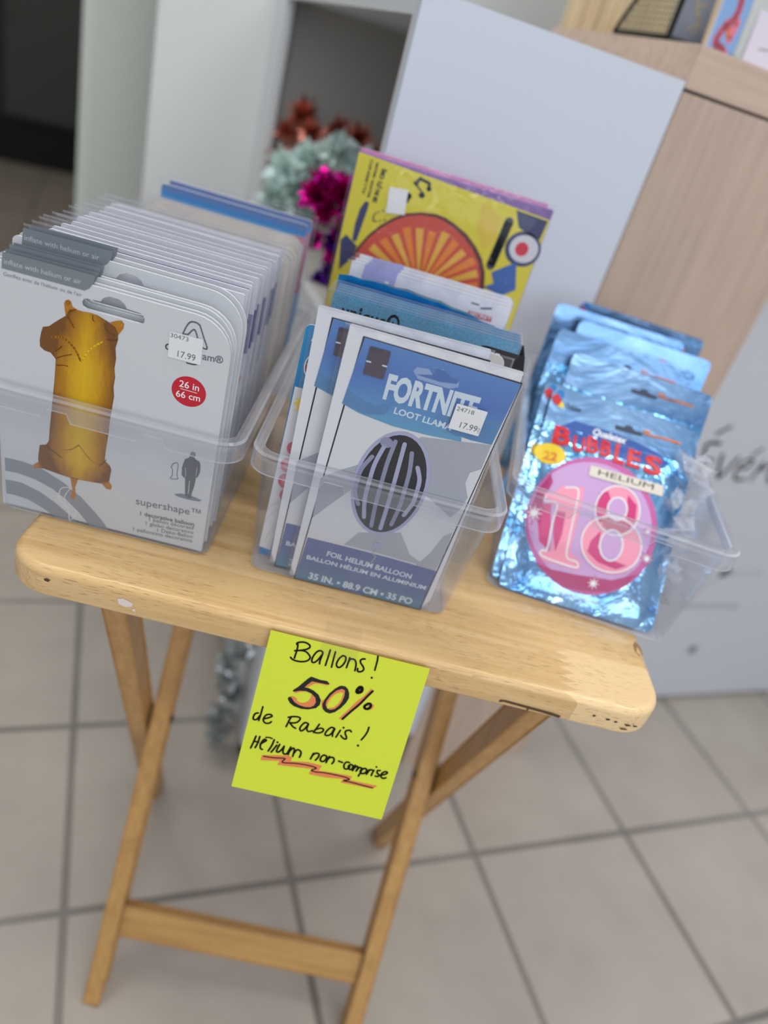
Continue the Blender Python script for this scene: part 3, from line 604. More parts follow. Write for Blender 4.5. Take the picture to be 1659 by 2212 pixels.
('P','red',4,[(6.0,161.8),(10.7,161.6),(13.2,156.3),(12.2,152.0),(8.5,153.8),(6.1,157.2)]),
('P','yel',5,[(4.8,161.6),(8.6,162.5),(12.5,162.0),(11.0,160.2),(7.9,161.3)]),
('P','black',5,[(11.0,160.2),(13.1,161.3),(14.2,157.6),(12.6,157.1)]),
('P','yel',3,[(2.9,132.3),(5.8,133.8),(3.9,136.1),(7.3,136.1),(7.2,139.0),(9.8,137.9),(12.3,140.8),(12.9,127.5),(10.4,127.6),(8.9,125.2),(7.8,128.1),(4.8,126.1),(6.5,129.9)]),
('T', 'black', 5, 'S', (11.0, 133.0), 2.1, 3.3, 0.0, 0.03, 0),
('T', 'black', 5, 'L', (11.8, 128.7), 1.8, 2.71, 0.055, 0.03, 0),
('E','rasp',3,(9.7,98.1),4.5,5.3),
('E','rasp',3,(8.4,83.5),5.1,5.9),
('E','rasp',3,(9.3,70.3),5.4,6.4),
('E','rasp',3,(12.0,58.5),4.9,5.8),
('E','rasp',3,(14.8,49.1),4.3,5.2),
('E','raspL',4,(9.7,98.1),1.8,2.9),
('E','raspL',4,(7.9,83.3),2.0,3.1),
('E','raspL',4,(8.8,70.1),2.2,3.4),
('E','raspL',4,(11.5,58.4),1.8,2.8),
('S','featherd',3,0.31,0,[(10.8,47.8),(3.0,37.5),(1.2,28.9)]),
('S','featherd',3,0.31,0,[(10.7,54.3),(4.3,48.4),(1.1,42.2)]),
('S','featherd',3,0.32,0,[(11.5,32.2),(6.2,25.1),(3.9,13.3)])],
'uniq':[
('T', 'black', 2, 'unique®', (9.2, 173.6), 42.6, 14.1, 0.012, 0.028, 0),
('P','black',2,[(111.5,180.8),(113.1,184.0),(116.6,184.7),(145.4,184.6),(149.8,168.7),(114.5,167.4)]),
('T', 'white', 3, '18"', (116.2, 176.5), 11.3, 5.0, 0.0, 0.03, 0)],
'secret':[
('P','lavb',1,[(10.9,197.4),(38.0,198.1),(37.3,183.8),(9.9,183.1)]),
('T', 'white', 2, '1', (29.3, 184.1), 3.3, 4.5, 0.0, 0.03, 0),
('P','red',1,[(101.4,184.6),(121.5,184.5),(121.8,180.4),(101.7,180.8)]),
('T', 'white', 2, 'SECRET', (102.7, 181.8), 18.6, 2.4, -0.011, 0.03, 0),
('S','black',1,1.01,0,[(101.9,191.1),(107.9,191.1)]),
('S','black',1,1.27,0,[(110.6,188.9),(118.6,191.0)])],
'bub':[
('E','q_blue',3,(7.0,175.6),3.6,5.3),
('P','red',4,[(0.2,172.0),(4.5,176.8),(9.9,171.8),(8.2,166.2),(3.1,167.1)]),
('P','yel',4,[(7.0,165.8),(10.1,171.1),(13.1,166.1),(11.8,164.9)]),
('T', 'dkslate', 3, 'Qualatex', (13.9, 166.1), 14.41, 5.0, 0.028, 0.02, 0),
('S','orangeM',3,1.88,0,[(86.5,166.1),(95.4,165.7),(103.3,166.6),(118.6,166.6)]),
('S','orangeM',3,1.26,0,[(85.2,168.1),(91.5,168.6)]),
('P','swoosh',1,[(13.2,147.8),(25.1,157.5),(44.2,158.0),(63.6,157.7),(83.4,155.9),(105.4,151.5),(113.2,145.8),(108.4,139.2),(85.0,136.6),(59.5,136.4),(36.9,137.3),(20.9,137.0)]),
('T', 'white', 4, 'Qualatex', (43.0, 150.6), 30.31, 6.0, 0.02, 0.03, 0.2),
('T', 'redb', 5, 'B', (10.3, 131.9), 15.1, 16.99, 0.02, 0.04, 0),
('T', 'redb', 5, 'U', (28.3, 130.3), 10.31, 14.18, 0.039, 0.04, 0),
('T', 'redb', 5, 'B', (39.8, 133.3), 10.9, 14.8, 0.018, 0.04, 0),
('T', 'redb', 5, 'B', (52.1, 134.0), 9.6, 14.8, 0.021, 0.04, 0),
('T', 'redb', 5, 'L', (64.7, 131.6), 9.7, 18.2, -0.021, 0.04, 0),
('T', 'redb', 5, 'E', (76.6, 132.1), 11.9, 16.07, 0.025, 0.04, 0),
('T', 'redb', 5, 'S', (91.9, 131.4), 15.9, 16.68, 0.019, 0.04, 0),
('E','yel',3,(11.6,121.5),13.4,9.2),
('T', 'orangeM', 4, '22', (6.8, 115.6), 11.81, 7.51, 0.042, 0.04, 0),
('E','pinkcirc',1,(61.9,72.4),55.8,59.2),
('E','pinkcirc2',2,(60.1,73.4),52.6,53.0),
('P','magd',3,[(24.2,27.2),(38.6,25.6),(59.7,27.7),(89.5,32.5),(108.5,43.3),(102.1,31.9),(89.0,22.3),(71.9,16.9),(53.9,15.0),(37.3,19.0)]),
('P','magd',3,[(8.4,72.7),(10.1,89.3),(17.0,104.5),(20.5,97.5),(16.9,81.8),(18.2,59.9)]),
('P','mag',3,[(12.3,75.5),(23.9,79.3),(33.2,39.5),(22.3,45.4)]),
('P','pinkf',4,[(28.6,96.9),(47.2,101.4),(48.6,87.3),(49.0,44.6),(60.6,38.9),(60.2,31.7),(27.9,30.8),(24.2,38.2),(34.7,40.0),(29.4,79.5),(16.8,79.4),(16.4,86.5),(24.4,89.1)]),
('P','mag',5,[(28.4,74.3),(37.5,75.7),(39.3,57.2),(37.5,40.9),(31.7,56.3)]),
('S','white',6,1.37,0,[(17.9,84.1),(18.2,79.9),(28.3,80.7),(29.0,63.4),(30.5,41.0),(27.1,39.1),(27.8,33.9),(56.8,33.0),(57.0,38.0),(48.0,39.5),(45.9,56.1),(44.7,81.2),(42.5,98.2),(31.9,96.4)]),
('E','pinkf',4,(79.2,90.8),19.5,22.3),
('E','pinkf',4,(81.3,61.2),26.3,25.2),
('E','pinkcirc2',7,(78.8,92.3),8.6,10.2),
('E','pinkcirc2',7,(81.5,60.5),10.1,13.6),
('P','mag',5,[(60.8,100.9),(67.7,104.8),(72.9,96.8),(70.9,86.5),(67.4,75.7),(61.0,84.9)]),
('P','mag',5,[(64.0,58.8),(63.4,49.2),(74.3,43.3),(90.2,42.1),(98.1,47.7),(82.2,48.9),(71.3,54.8),(70.3,70.3)]),
('P','mag',5,[(84.6,107.0),(94.1,100.4),(96.4,85.1),(92.1,77.4),(86.5,93.1)]),
('S','white',8,1.38,0,[(98.2,91.9),(97.2,97.9),(94.7,103.3),(91.0,107.8),(86.3,110.8),(81.0,112.2),(75.6,111.9),(70.5,109.8),(66.0,106.2),(62.7,101.4),(60.7,95.7),(60.3,89.6),(61.3,83.7),(63.8,78.3),(67.5,73.9),(72.2,71.0),(77.4,69.6),(82.8,69.9),(87.9,71.9),(92.3,75.4),(95.6,80.2),(97.6,85.9),(98.2,91.9)]),
('S','white',8,1.37,0,[(106.8,62.6),(105.7,69.3),(102.6,75.3),(97.7,80.2),(91.5,83.6),(84.5,85.2),(77.2,84.8),(70.2,82.4),(64.2,78.4),(59.5,73.0),(56.7,66.6),(55.9,59.8),(57.1,53.2),(60.3,47.2),(65.1,42.4),(71.3,39.1),(78.2,37.6),(85.4,38.0),(92.3,40.3),(98.3,44.2),(103.0,49.5),(105.9,55.8),(106.8,62.6)]),
('S','white',8,1.38,0,[(87.1,92.7),(86.6,95.4),(85.5,97.9),(83.9,100.0),(81.9,101.4),(79.6,102.1),(77.2,101.9),(75.0,101.0),(73.1,99.4),(71.6,97.2),(70.8,94.6),(70.6,91.8),(71.0,89.1),(72.1,86.6),(73.8,84.6),(75.8,83.2),(78.1,82.5),(80.5,82.6),(82.7,83.5),(84.6,85.1),(86.0,87.3),(86.9,89.9),(87.1,92.7)]),
('S','white',8,1.37,0,[(91.1,61.0),(90.5,64.7),(89.1,68.1),(87.1,70.8),(84.7,72.7),(82.0,73.6),(79.3,73.4),(76.7,72.2),(74.6,70.1),(73.0,67.1),(72.1,63.7),(71.9,59.9),(72.6,56.3),(74.0,53.0),(75.9,50.2),(78.4,48.4),(81.0,47.5),(83.7,47.6),(86.3,48.8),(88.4,51.0),(90.0,53.9),(90.9,57.3),(91.1,61.0)]),
('P','mag',6,[(23.4,68.8),(15.4,66.5),(20.7,60.3),(13.7,64.5),(13.1,56.1),(11.2,64.2),(4.9,58.6),(9.2,65.9),(1.0,66.3),(9.0,68.5),(3.7,74.7),(10.7,70.5),(11.4,79.0),(13.3,70.8),(19.6,76.5),(15.2,69.2)]),
('P','white',7,[(19.8,68.4),(14.3,66.9),(18.0,62.6),(13.2,65.5),(12.8,59.7),(11.5,65.3),(7.2,61.4),(10.2,66.4),(4.6,66.7),(10.1,68.2),(6.4,72.4),(11.2,69.5),(11.6,75.3),(12.9,69.7),(17.2,73.6),(14.2,68.6)]),
('P','mag',6,[(83.3,25.8),(77.5,24.2),(81.3,19.7),(76.3,22.7),(75.7,16.7),(74.4,22.5),(69.8,18.5),(73.0,23.7),(67.1,24.0),(72.9,25.6),(69.1,30.1),(74.2,27.1),(74.8,33.1),(76.0,27.3),(80.6,31.3),(77.4,26.1)]),
('P','white',7,[(80.7,25.5),(76.7,24.4),(79.3,21.4),(75.9,23.5),(75.5,19.3),(74.7,23.3),(71.5,20.5),(73.7,24.1),(69.7,24.3),(73.7,25.4),(71.1,28.4),(74.5,26.3),(74.9,30.5),(75.8,26.5),(78.9,29.3),(76.7,25.7)]),
('P','mag',6,[(120.7,59.7),(115.3,58.2),(118.7,54.1),(114.2,56.8),(113.6,51.3),(112.5,56.6),(108.2,52.9),(111.2,57.7),(105.8,58.0),(111.1,59.5),(107.7,63.6),(112.3,60.9),(112.9,66.4),(114.0,61.0),(118.3,64.8),(115.3,59.9)]),
('P','white',7,[(118.3,59.4),(114.6,58.4),(117.0,55.6),(113.9,57.5),(113.5,53.7),(112.7,57.4),(109.8,54.8),(111.9,58.1),(108.2,58.3),(111.8,59.3),(109.5,62.1),(112.6,60.2),(113.0,64.0),(113.7,60.3),(116.7,62.9),(114.6,59.6)]),
('P','mag',6,[(113.7,81.6),(110.0,80.6),(112.4,77.6),(109.1,79.6),(108.7,75.7),(107.9,79.5),(104.9,76.8),(107.1,80.3),(103.2,80.5),(107.0,81.5),(104.6,84.4),(107.8,82.5),(108.2,86.4),(109.0,82.6),(112.0,85.3),(109.9,81.8)]),
('P','white',7,[(112.1,81.4),(109.5,80.7),(111.1,78.7),(108.9,80.1),(108.6,77.4),(108.1,80.0),(106.1,78.2),(107.5,80.5),(104.9,80.6),(107.5,81.3),(105.8,83.3),(108.0,82.0),(108.3,84.7),(108.8,82.1),(110.9,83.9),(109.4,81.6)]),
('T', 'white', 4, 'www.qualatex.com', (48.6, 8.7), 36.2, 0.0, 0.014, 0, 0),
('P','cream',9,[(47.4,121.8),(112.4,124.2),(113.6,114.5),(47.9,112.6)]),
('T', 'black', 10, 'HELIUM', (55.3, 115.7), 48.84, 4.81, 0.041, 0.0, 0)],
}

def art(mb, key, y0=0.0, step=.00006):
    """printed artwork as thin ink layers in front of the card (local mm to m)"""
    for it in ART[key]:
        m_, lay = it[1], it[2]; y = y0 - .00012 - lay * step
        if it[0] == 'P':
            flat, tr = fill([it[3]])
            def a2(t): a, b, c = [flat[i] for i in t]; return (b[0] - a[0]) * (c[1] - a[1]) - (c[0] - a[0]) * (b[1] - a[1])
            mb.add([(x / 1000, y, z / 1000) for x, z in flat], [t if a2(t) > 0 else t[::-1] for t in tr], m_)
        elif it[0] == 'S': stroke(mb, m_, it[3], it[5], y)
        elif it[0] == 'T': flat_text(mb, it[3], m_, (it[4][0] / 1000, it[4][1] / 1000), it[5] / 1000, it[6] / 1000, it[7], y, it[8], it[9])
        elif it[0] == 'E':
            (cx, cz), a, b = it[3], it[4], it[5]
            mb.add([((cx + a * math.cos(t * math.pi / 18)) / 1000, y, (cz + b * math.sin(t * math.pi / 18)) / 1000) for t in range(36)], [tuple(range(36))], m_)

# ------------------------------------------------------------------ the room (in the walls' own axes, turned by TH)
ROT = Matrix.Rotation(TH, 4, 'Z')
def rm(mb, name, kind='structure', **kw):
    o = mb.build(name); o.rotation_euler = (0, 0, TH)
    if kind: o['kind'] = kind
    return o
def rloc(x, y, z=0): return ROT @ Vector((x, y, z))
b = MB(); b.add([(-5, -4, 0), (6, -4, 0), (6, 6, 0), (-5, 6, 0), (-5, -4, -.05), (6, -4, -.05), (6, 6, -.05), (-5, 6, -.05)], [(0, 1, 2, 3), (7, 6, 5, 4), (0, 4, 5, 1), (1, 5, 6, 2), (2, 6, 7, 3), (3, 7, 4, 0)], 'floor_tile'); rm(b, 'floor')
b = MB(); b.box((-.107, 1.08, 0), (3.2, 1.2, 2.7), 'wall_paint'); rm(b, 'wall_back')
b = MB(); b.box((-.226, 1.5, 0), (-.05, 1.62, 2.7), 'wall_paint_warm'); b.box((-.206, 1.488, 0), (-.05, 1.5, 2.7), 'wall_paint_warm'); rm(b, 'trim_1')
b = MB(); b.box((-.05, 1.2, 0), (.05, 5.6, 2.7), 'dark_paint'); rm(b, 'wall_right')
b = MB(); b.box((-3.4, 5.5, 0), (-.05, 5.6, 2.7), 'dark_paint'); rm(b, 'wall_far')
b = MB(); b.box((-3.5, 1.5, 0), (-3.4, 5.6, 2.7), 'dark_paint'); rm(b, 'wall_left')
b = MB(); b.box((-3.5, 1.5, 0), (-1.3, 1.62, 2.7), 'wall_paint_warm'); rm(b, 'wall_front')
b = MB(); b.box((-3.5, 1.5, 2.7), (.05, 5.6, 2.75), 'dark_paint'); b.box((-1.3, 1.5, 2.0), (-.226, 1.62, 2.7), 'wall_paint_warm'); rm(b, 'ceiling')  # unseen ceiling and outer walls shut ambient light out of the back room

t = thing('storage_cabinet', 'dark storage cabinet with a black plinth far inside the unlit back room', 'cabinet', rloc(-1.2, 4.55), (0, 0, TH))
b = MB(); b.box((-1.0, 0, .20), (1.0, .6, 1.9), 'dark_paint'); b.build('body', t)
b = MB(); b.box((-.98, -.05, 0), (.98, .55, .2), 'toe_black'); b.build('plinth', t)
for x0, x1 in ((.02, .48), (.52, .98), (-.48, -.02)):
    b = MB(); b.box((x0, -.02, .24), (x1, -.001, 1.1), 'dark_grey'); d = b.build('door', t)
    b = MB(); b.box((x0 + .03, -.04, .7), (x0 + .045, -.02, .85), 'bolt_steel'); b.build('handle', d)

# white cabinet with an open side niche behind the table, its front board facing us
X0, X1, Y0, Y1, ZB, ZT = .073, .3645, .393, 1.078, .08, 1.07
t = thing('display_cabinet', 'white shop cabinet with an open side niche, standing behind the balloon table', 'cabinet', (0, 0, 0), (0, 0, TH))
b = MB(); b.box((X0, .381, ZB), (X1, Y0, ZT), 'white_board'); b.build('front_board', t)
b = MB()
NZ0, NZ1, NY0, NY1 = .745, 1.049, .398, 1.0
b.box((X0, Y0, ZB), (X0 + .012, Y1, NZ0), 'white_cabinet'); b.box((X0, Y0, NZ1), (X0 + .012, Y1, ZT), 'white_cabinet')
b.box((X0, Y0, NZ0), (X0 + .012, NY0, NZ1), 'cabinet_edge'); b.box((X0, NY1, NZ0), (X0 + .012, Y1, NZ1), 'white_cabinet')
b.build('side_panel', t)
b = MB(); b.box((X0 + .012, Y0, ZT - .018), (X1, Y1, ZT), 'white_cabinet'); b.build('top_panel', t)
b = MB(); b.box((X0 + .012, Y0, NZ0 - .018), (X1 - .014, Y1, NZ0), 'niche_paint'); b.build('shelf', t)
b = MB(); b.box((X1 - .014, Y0, ZB), (X1, Y1, ZT - .018), 'niche_paint'); b.build('inner_side_panel', t)
b = MB(); b.box((X0 + .012, Y1 - .012, ZB), (X1 - .014, Y1, ZT - .018), 'niche_paint'); b.build('back_panel', t)
b = MB(); b.box((X0 + .012, Y0, ZB), (X1 - .014, Y1 - .012, ZB + .018), 'niche_paint'); b.build('bottom_panel', t)
for x, y in ((X0 + .03, .43), (X1 - .03, .43), (X0 + .03, 1.03), (X1 - .03, 1.03)):
    b = MB(); r_ = [[(x + q * math.cos(a), y + q * math.sin(a), z) for a in [k * math.pi / 8 for k in range(16)]] for q, z in ((.014, 0), (.018, .01), (.012, .03), (.02, .08))]
    b.loft(r_, 'black_plastic', smooth=True); b.build('foot', t)

# wooden counter to the right of it
t = thing('wooden_counter', 'pale wood veneered counter block to the right of the white board', 'counter', (0, 0, 0), (0, 0, TH))
b = MB(); b.box((.366, .381, 0), (.613, .70, 1.0615), 'kiosk_wood'); b.build('body', t)
b = MB(); b.box((.366, .381, 1.0645), (.9, .70, 1.103), 'kiosk_band'); b.box((.37, .386, 1.0615), (.9, .695, 1.0645), 'toe_black'); b.build('counter_top', t)
t = MB(); 
for i in range(11):
    x = .386 + i * .022; t.box((x, .705, 0), (x + .0205, .72 + (i % 2) * .004, 1.9), 'slat_wood')
o = rm(t, 'slatted_wood_screen', None); tag(o, 'tall striped wood slat screen rising behind the wooden counter top', 'screen')

t = thing('lettered_panel', 'large pale grey panel with black handwritten lettering at the right edge', 'panel', (0, 0, 0), (0, 0, TH))
b = MB(); b.box((.6135, .49, .012), (2.4, .52, 1.06), 'letter_board'); b.build('board', t)
b = MB()
for q, w in (([(790, 568), (778, 600), (768, 628), (794, 632)], 7), ([(786, 566), (812, 560)], 6), ([(780, 600), (800, 600)], 6), ([(776, 648), (796, 664)], 6),
             ([(812, 612), (832, 568), (850, 610)], 7), ([(868, 590), (884, 594), (886, 608), (870, 606), (862, 586), (872, 568), (892, 570)], 6), ([(878, 618), (892, 632)], 5),
             ([(906, 570), (912, 606), (914, 590), (932, 606)], 6), ([(946, 604), (940, 585), (956, 568), (972, 590), (966, 566)], 6)):
    stroke(b, 'ink_soft', w, q, .4895)
b.build('lettering', t)
for m_, w, q in (('grey_mark', 9, [(925, 275), (1000, 276), (1080, 275)]), ('grey_mark_dark', 20, [(982, 358), (990, 366)]), ('grey_mark', 8, [(996, 360), (1080, 362)]), ('grey_mark_mid', 22, [(1030, 152), (1034, 156)]), ('grey_mark', 6, [(970, 345), (940, 290)])):
    b = MB(); stroke(b, m_, w, q, .4895); b.build('grey_mark', t)  # grey strokes and dots laid on the panel face

# --- on the counter top: a mesh holder with a booklet and a few cards
t = thing('mesh_holder', 'black wire mesh brochure holder on the wooden counter top', 'holder', rloc(.373, .455, 1.1035), (0, 0, TH))
b = MB()
SIDE = [(0, .105, .003), (0, .055, .075), (0, -.003, .10), (0, -.003, .003)]     # open wire side, seen from the left
for p, q in ((0, 1), (3, 0), (3, 2), (1, 2)): b.beam(SIDE[p], SIDE[q], .005, .005, 'black_plastic', Vector((1, 0, 0)), 'square')
for p, q in (((0, -.003, .003), (.034, .012, .006)), ((.034, .012, .006), (.072, -.03, .003)), ((0, -.003, .003), (.072, -.03, .003)), ((0, .105, .003), (.072, .09, .003)), ((.072, -.03, .003), (.072, .09, .003))):
    b.beam(p, q, .005, .005, 'black_plastic', Vector((0, 0, 1)), 'square')
b.build('frame', t)
b = MB()
for i in range(18):
    y = .001 + i * .0058; zt_ = min(.099 - (y + .003) * .43, .075 - (y - .055) * 1.44) if y > .055 else .099 - (y + .003) * .43
    b.box((-.0006, y, .003), (.0006, y + .0014, max(.006, zt_)), 'holder_wire')
for i in range(17):
    z = .007 + i * .0056; ye = .105 - z * .694 if z < .075 else .055 - (z - .075) * 2.3
    if ye > .003: b.box((-.0008, -.003, z), (.0008, ye, z + .0014), 'holder_wire')
b.build('mesh_side', t)
t = thing('booklet', 'grey booklet with gold script standing in the mesh holder', 'booklet', rloc(.380, .462, 1.107), (R(-6), 0, TH + .05))
b = MB(); slab(b, [rrect(.046, .12, .002)], 0, .006, 'booklet_grey', 'card_white')
for q in ([(10, 40), (18, 50), (12, 58), (22, 68)], [(20, 14), (32, 24), (22, 34), (36, 40)], [(16, 46), (26, 34), (34, 20), (28, 12)]): stroke(b, 'gold_ink', 1.6, q, -.0003)
b.build('pages', t)
for nm, lb, x, y, w, h, m_, ex in (('greeting_card', 'blue card with pink flowers on the wooden counter top', .408, .43, .036, .062, 'card_blue', 1), ('greeting_card', 'stone grey card beside the blue card on the counter', .441, .45, .02, .055, 'card_stone', 0),
                               ('greeting_card', 'pale lilac card at the right edge of the counter top', .458, .43, .06, .052, 'card_lilac', 2), ('greeting_card', 'olive grey card standing between booklet and blue card', .405, .47, .022, .075, 'card_stone', 0)):
    o = MB(); slab(o, [rrect(w, h, .001)], 0, .004, m_, 'card_white')
    if ex == 1:
        for q in ([(20, 56), (22, 40), (14, 26)], [(14, 30), (8, 12), (20, 8)], [(26, 34), (24, 18)], [(10, 10), (24, 6)]): stroke(o, 'card_pink', 8, q, -.0003)
        stroke(o, 'orangeM', 4, [(19, 26), (20, 20)], -.0005)
    if ex == 2: stroke(o, 'card_stone', 1.5, [(16, 20), (30, 22)], -.0003)
    o = o.build(nm); o.location = rloc(x, y, 1.1035); o.rotation_euler = (R(-4), 0, TH); tag(o, lb, 'card')

# --- tinsel and foil things in the niche
def tuft(mb, c, r, n, mat, rnd, wd=.006, flat=1):
    for i in range(n):
        d = Vector((rnd.gauss(0, 1), rnd.gauss(0, 1), rnd.gauss(0, 1))).normalized(); l = r * rnd.uniform(.6, 1)
        s_ = d.cross(Vector((rnd.gauss(0, 1), rnd.gauss(0, 1), rnd.gauss(0, 1)))).normalized() * wd * rnd.uniform(.6, 1.3); u_ = d.cross(s_).normalized() * wd * .3
        c_ = Vector(c); mid = c_ + d * l * .55; tip = c_ + d * l
        mb.add([c_, mid - s_, mid + u_, mid + s_, tip, mid - u_], [(0, 1, 2), (0, 2, 3), (1, 4, 2), (2, 4, 3), (0, 5, 1), (0, 3, 5), (1, 5, 4), (5, 3, 4)], mat)
rnd = random.Random(3)
b = MB()
for c, r in (((.115, .93, .905), .036), ((.125, .90, .885), .03), ((.16, .88, .903), .026), ((.19, .86, .9), .03), ((.225, .84, .89), .032), ((.255, .8, .872), .034), ((.105, .98, .87), .03), ((.10, .99, .83), .03)): tuft(b, c, r, 70, 'foil_rose', rnd, .005)
o = rm(b, 'foil_garland', None); tag(o, 'rose gold foil garland at the back of the cabinet niche', 'garland')
b = MB()
for c, r in (((.105, .80, .86), .04), ((.13, .76, .888), .036), ((.165, .74, .875), .04), ((.10, .84, .82), .045), ((.11, .80, .79), .045), ((.20, .72, .862), .034), ((.14, .78, .83), .05), ((.075, .80, .84), .042), ((.066, .79, .80), .045), ((.06, .80, .765), .04), ((.15, .72, .84), .045)): tuft(b, c, r, 46, 'foil_iris', rnd, .012)
o = rm(b, 'iridescent_garland', None); tag(o, 'iridescent pale green foil garland below the rose gold one in the niche', 'garland')
b = MB()
for c, r, m_ in (((.080, .61, .868), .026, 'foil_magenta'), ((.115, .62, .852), .026, 'foil_purple'), ((.088, .60, .835), .028, 'foil_magenta'), ((.125, .61, .82), .03, 'foil_magenta'), ((.135, .62, .845), .024, 'foil_purple'), ((.108, .60, .80), .022, 'foil_purple'),
                 ((.082, .61, .795), .02, 'foil_magenta'), ((.112, .60, .782), .02, 'foil_magenta'), ((.125, .6, .77), .018, 'foil_purple'), ((.14, .6, .79), .02, 'foil_purple'), ((.148, .62, .815), .022, 'foil_green'), ((.072, .60, .85), .03, 'foil_magenta'), ((.105, .60, .86), .03, 'foil_magenta'), ((.11, .59, .76), .022, 'foil_purple'), ((.10, .60, .745), .016, 'foil_purple'), ((.12, .60, .80), .03, 'foil_magenta')): tuft(b, c, r, 44, m_, rnd, .007)
o = rm(b, 'star_garland', None); tag(o, 'magenta and purple metallic star garland hanging at the niche opening', 'garland')
b = MB()
for k in range(9): tuft(b, (.045 + .008 * math.sin(k * 2), .43 + .01 * math.cos(k), .035 + k * .028), .027, 22, 'foil_silver', rnd, .013)
o = rm(b, 'foil_wrap', None); tag(o, 'crumpled silver foil wrap on the floor behind the table, left of the yellow note', 'wrapping')

# ------------------------------------------------------------------ folding table
TT = .0242; W2 = .24; D = .375
table = thing('folding_table', 'small worn blond wood folding tray table with crossed legs', 'table')
def rring(ins, z, rc=.032, n=8):
    pts = rrect(2 * (W2 - ins), D - 2 * ins, rc - ins, n, -(W2 - ins), ins); return [(x, y, z) for x, y in pts]
b = MB(); prof = []
for a in range(0, 6): t_ = a * 18; prof.append((.0032 * (1 - math.sin(R(t_))), H - TT + .0032 * (1 - math.cos(R(t_)))))
for a in range(0, 7): t_ = a * 15; prof.append((.0062 * (1 - math.cos(R(t_))), H - .0062 + .0062 * math.sin(R(t_))))
b.loft([rring(i, z) for i, z in prof], 'table_wood', smooth=True)
# worn spots: a dropped fleck of paint, knot and burnt edge
def blot(mb, mat, pts, y=-.0004):
    flat, tr = fill([pts]); mb.add([(x, y, z) for x, z in flat], tr, mat)
zf = H - .0125
blot(b, 'paint_spot', [(-.1585, zf + .002), (-.155, zf + .0035), (-.1515, zf + .0025), (-.1475, zf + .001), (-.1485, zf - .002), (-.153, zf - .0035), (-.1575, zf - .002)])
blot(b, 'paint_spot', [(-.148, zf - .004), (-.146, zf - .003), (-.1455, zf - .006), (-.1475, zf - .0055)])
blot(b, 'scuff', [(.118, H - TT + .006), (.122, H - TT + .0068), (.158, H - TT + .0055), (.165, H - TT + .0045), (.1645, H - TT + .0022), (.15, H - TT + .0035), (.141, H - TT + .0038), (.14, H - TT + .001), (.139, H - TT + .004), (.121, H - TT + .0048), (.118, H - TT + .0035)])
for x, z, w in ((.196, .006, .003), (.203, .0055, .002), (.211, .005, .004), (.217, .0058, .003), (.186, .0065, .002)):
    blot(b, 'black', [(x, H - .012 + z - .006), (x + w, H - .0115 + z - .006), (x + w * 1.4, H - .0125 + z - .006), (x + w * .5, H - .0135 + z - .006)])
blot(b, 'scuff', [(.209, H - .0175), (.214, H - .017), (.216, H - .018), (.211, H - .0188)])
blot(b, 'scuff', [(-.2085, zf + .004), (-.2065, zf + .005), (-.204, zf + .0042), (-.2055, zf + .002), (-.208, zf + .0025)])
b.add([(.2335, .066, H + .0003), (.2385, .070, H - .0012), (.2388, .080, H - .0012), (.2345, .084, H + .0003), (.2315, .078, H + .0003), (.2312, .071, H + .0003)], [(0, 1, 2, 3, 4, 5)], 'knot'); b.build('tabletop', table)
iy0, iy1, oy0, oy1 = .0496, .3456, .3345, .0503
zt = H - TT - .0002
LEGX = (.1558, .1788)
for sx in (-1, 1):
    b = MB(); b.beam((0, 0, 0), (0, iy1 - iy0, zt), .0205, .030, 'leg_wood', Vector((1, 0, 0)))
    o = b.build('leg', table); o.location = (sx * LEGX[0], iy0, 0)
    q = MB(); r_ = [[(x, .004 * math.cos(a) , .004 * math.sin(a)) for a in [k * math.pi / 6 for k in range(12)]] for x in (0, .003)]
    q.loft(r_, 'bolt_steel'); q = q.build('bolt', o); q.location = (-.0136 if sx > 0 else .0105, .142, .33)
    b = MB(); b.beam((0, 0, 0), (0, oy1 - oy0, zt), .0205, .030, 'leg_wood', Vector((1, 0, 0)))
    o = b.build('leg', table); o.location = (sx * LEGX[1], oy0, 0)
b = MB(); b.beam((-.1454, 0, 0), (.1454, 0, 0), .040, .016, 'bar_wood', Vector((0, .296, .648)).normalized(), 'square')
o = b.build('crossbar', table); o.location = (0, iy0 + .0925 * .457, .0925)
b = MB(); b.beam((-.1454, 0, 0), (.1454, 0, 0), .030, .016, 'bar_wood', Vector((0, .296, .648)).normalized(), 'square')
o = b.build('crossbar', table); o.location = (0, iy0 + .60 * .457, .60)
b = MB(); b.beam((-.168, 0, 0), (.168, 0, 0), .016, .030, 'bar_wood', Vector((0, 0, 1)), 'square')
o = b.build('crossbar', table); o.location = (0, .035, H - TT - .0085)

# ------------------------------------------------------------------ yellow note taped to the front edge
nt = thing('paper_note', 'bright yellow paper note with handwritten discount text taped to the table edge', 'note', (-.0525, -.0045, H - .0015), (-.28, 0, 0))
b = MB(); NW, NH = .1130, .1275
def curl(x, z):
    t_ = -z / NH; return .0022 * math.sin(t_ * math.pi) * math.sin(x / NW * math.pi) - .0015 * max(0, t_ - .75) * 4 * (x / NW - .5)
N = 12; M_ = 14
V = [(NW * i / N, 0, -NH * j / M_) for j in range(M_ + 1) for i in range(N + 1)]
V2 = [(x, .0002, z) for x, _, z in V]
F = [(j * (N + 1) + i, (j + 1) * (N + 1) + i, (j + 1) * (N + 1) + i + 1, j * (N + 1) + i + 1) for j in range(M_) for i in range(N)]
b.add(V, F, 'note_paper', True); b.add(V2, [f[::-1] for f in F], 'note_paper', True)
b.build('paper', nt)
b = MB(); art(b, 'note'); b.build('handwriting', nt)
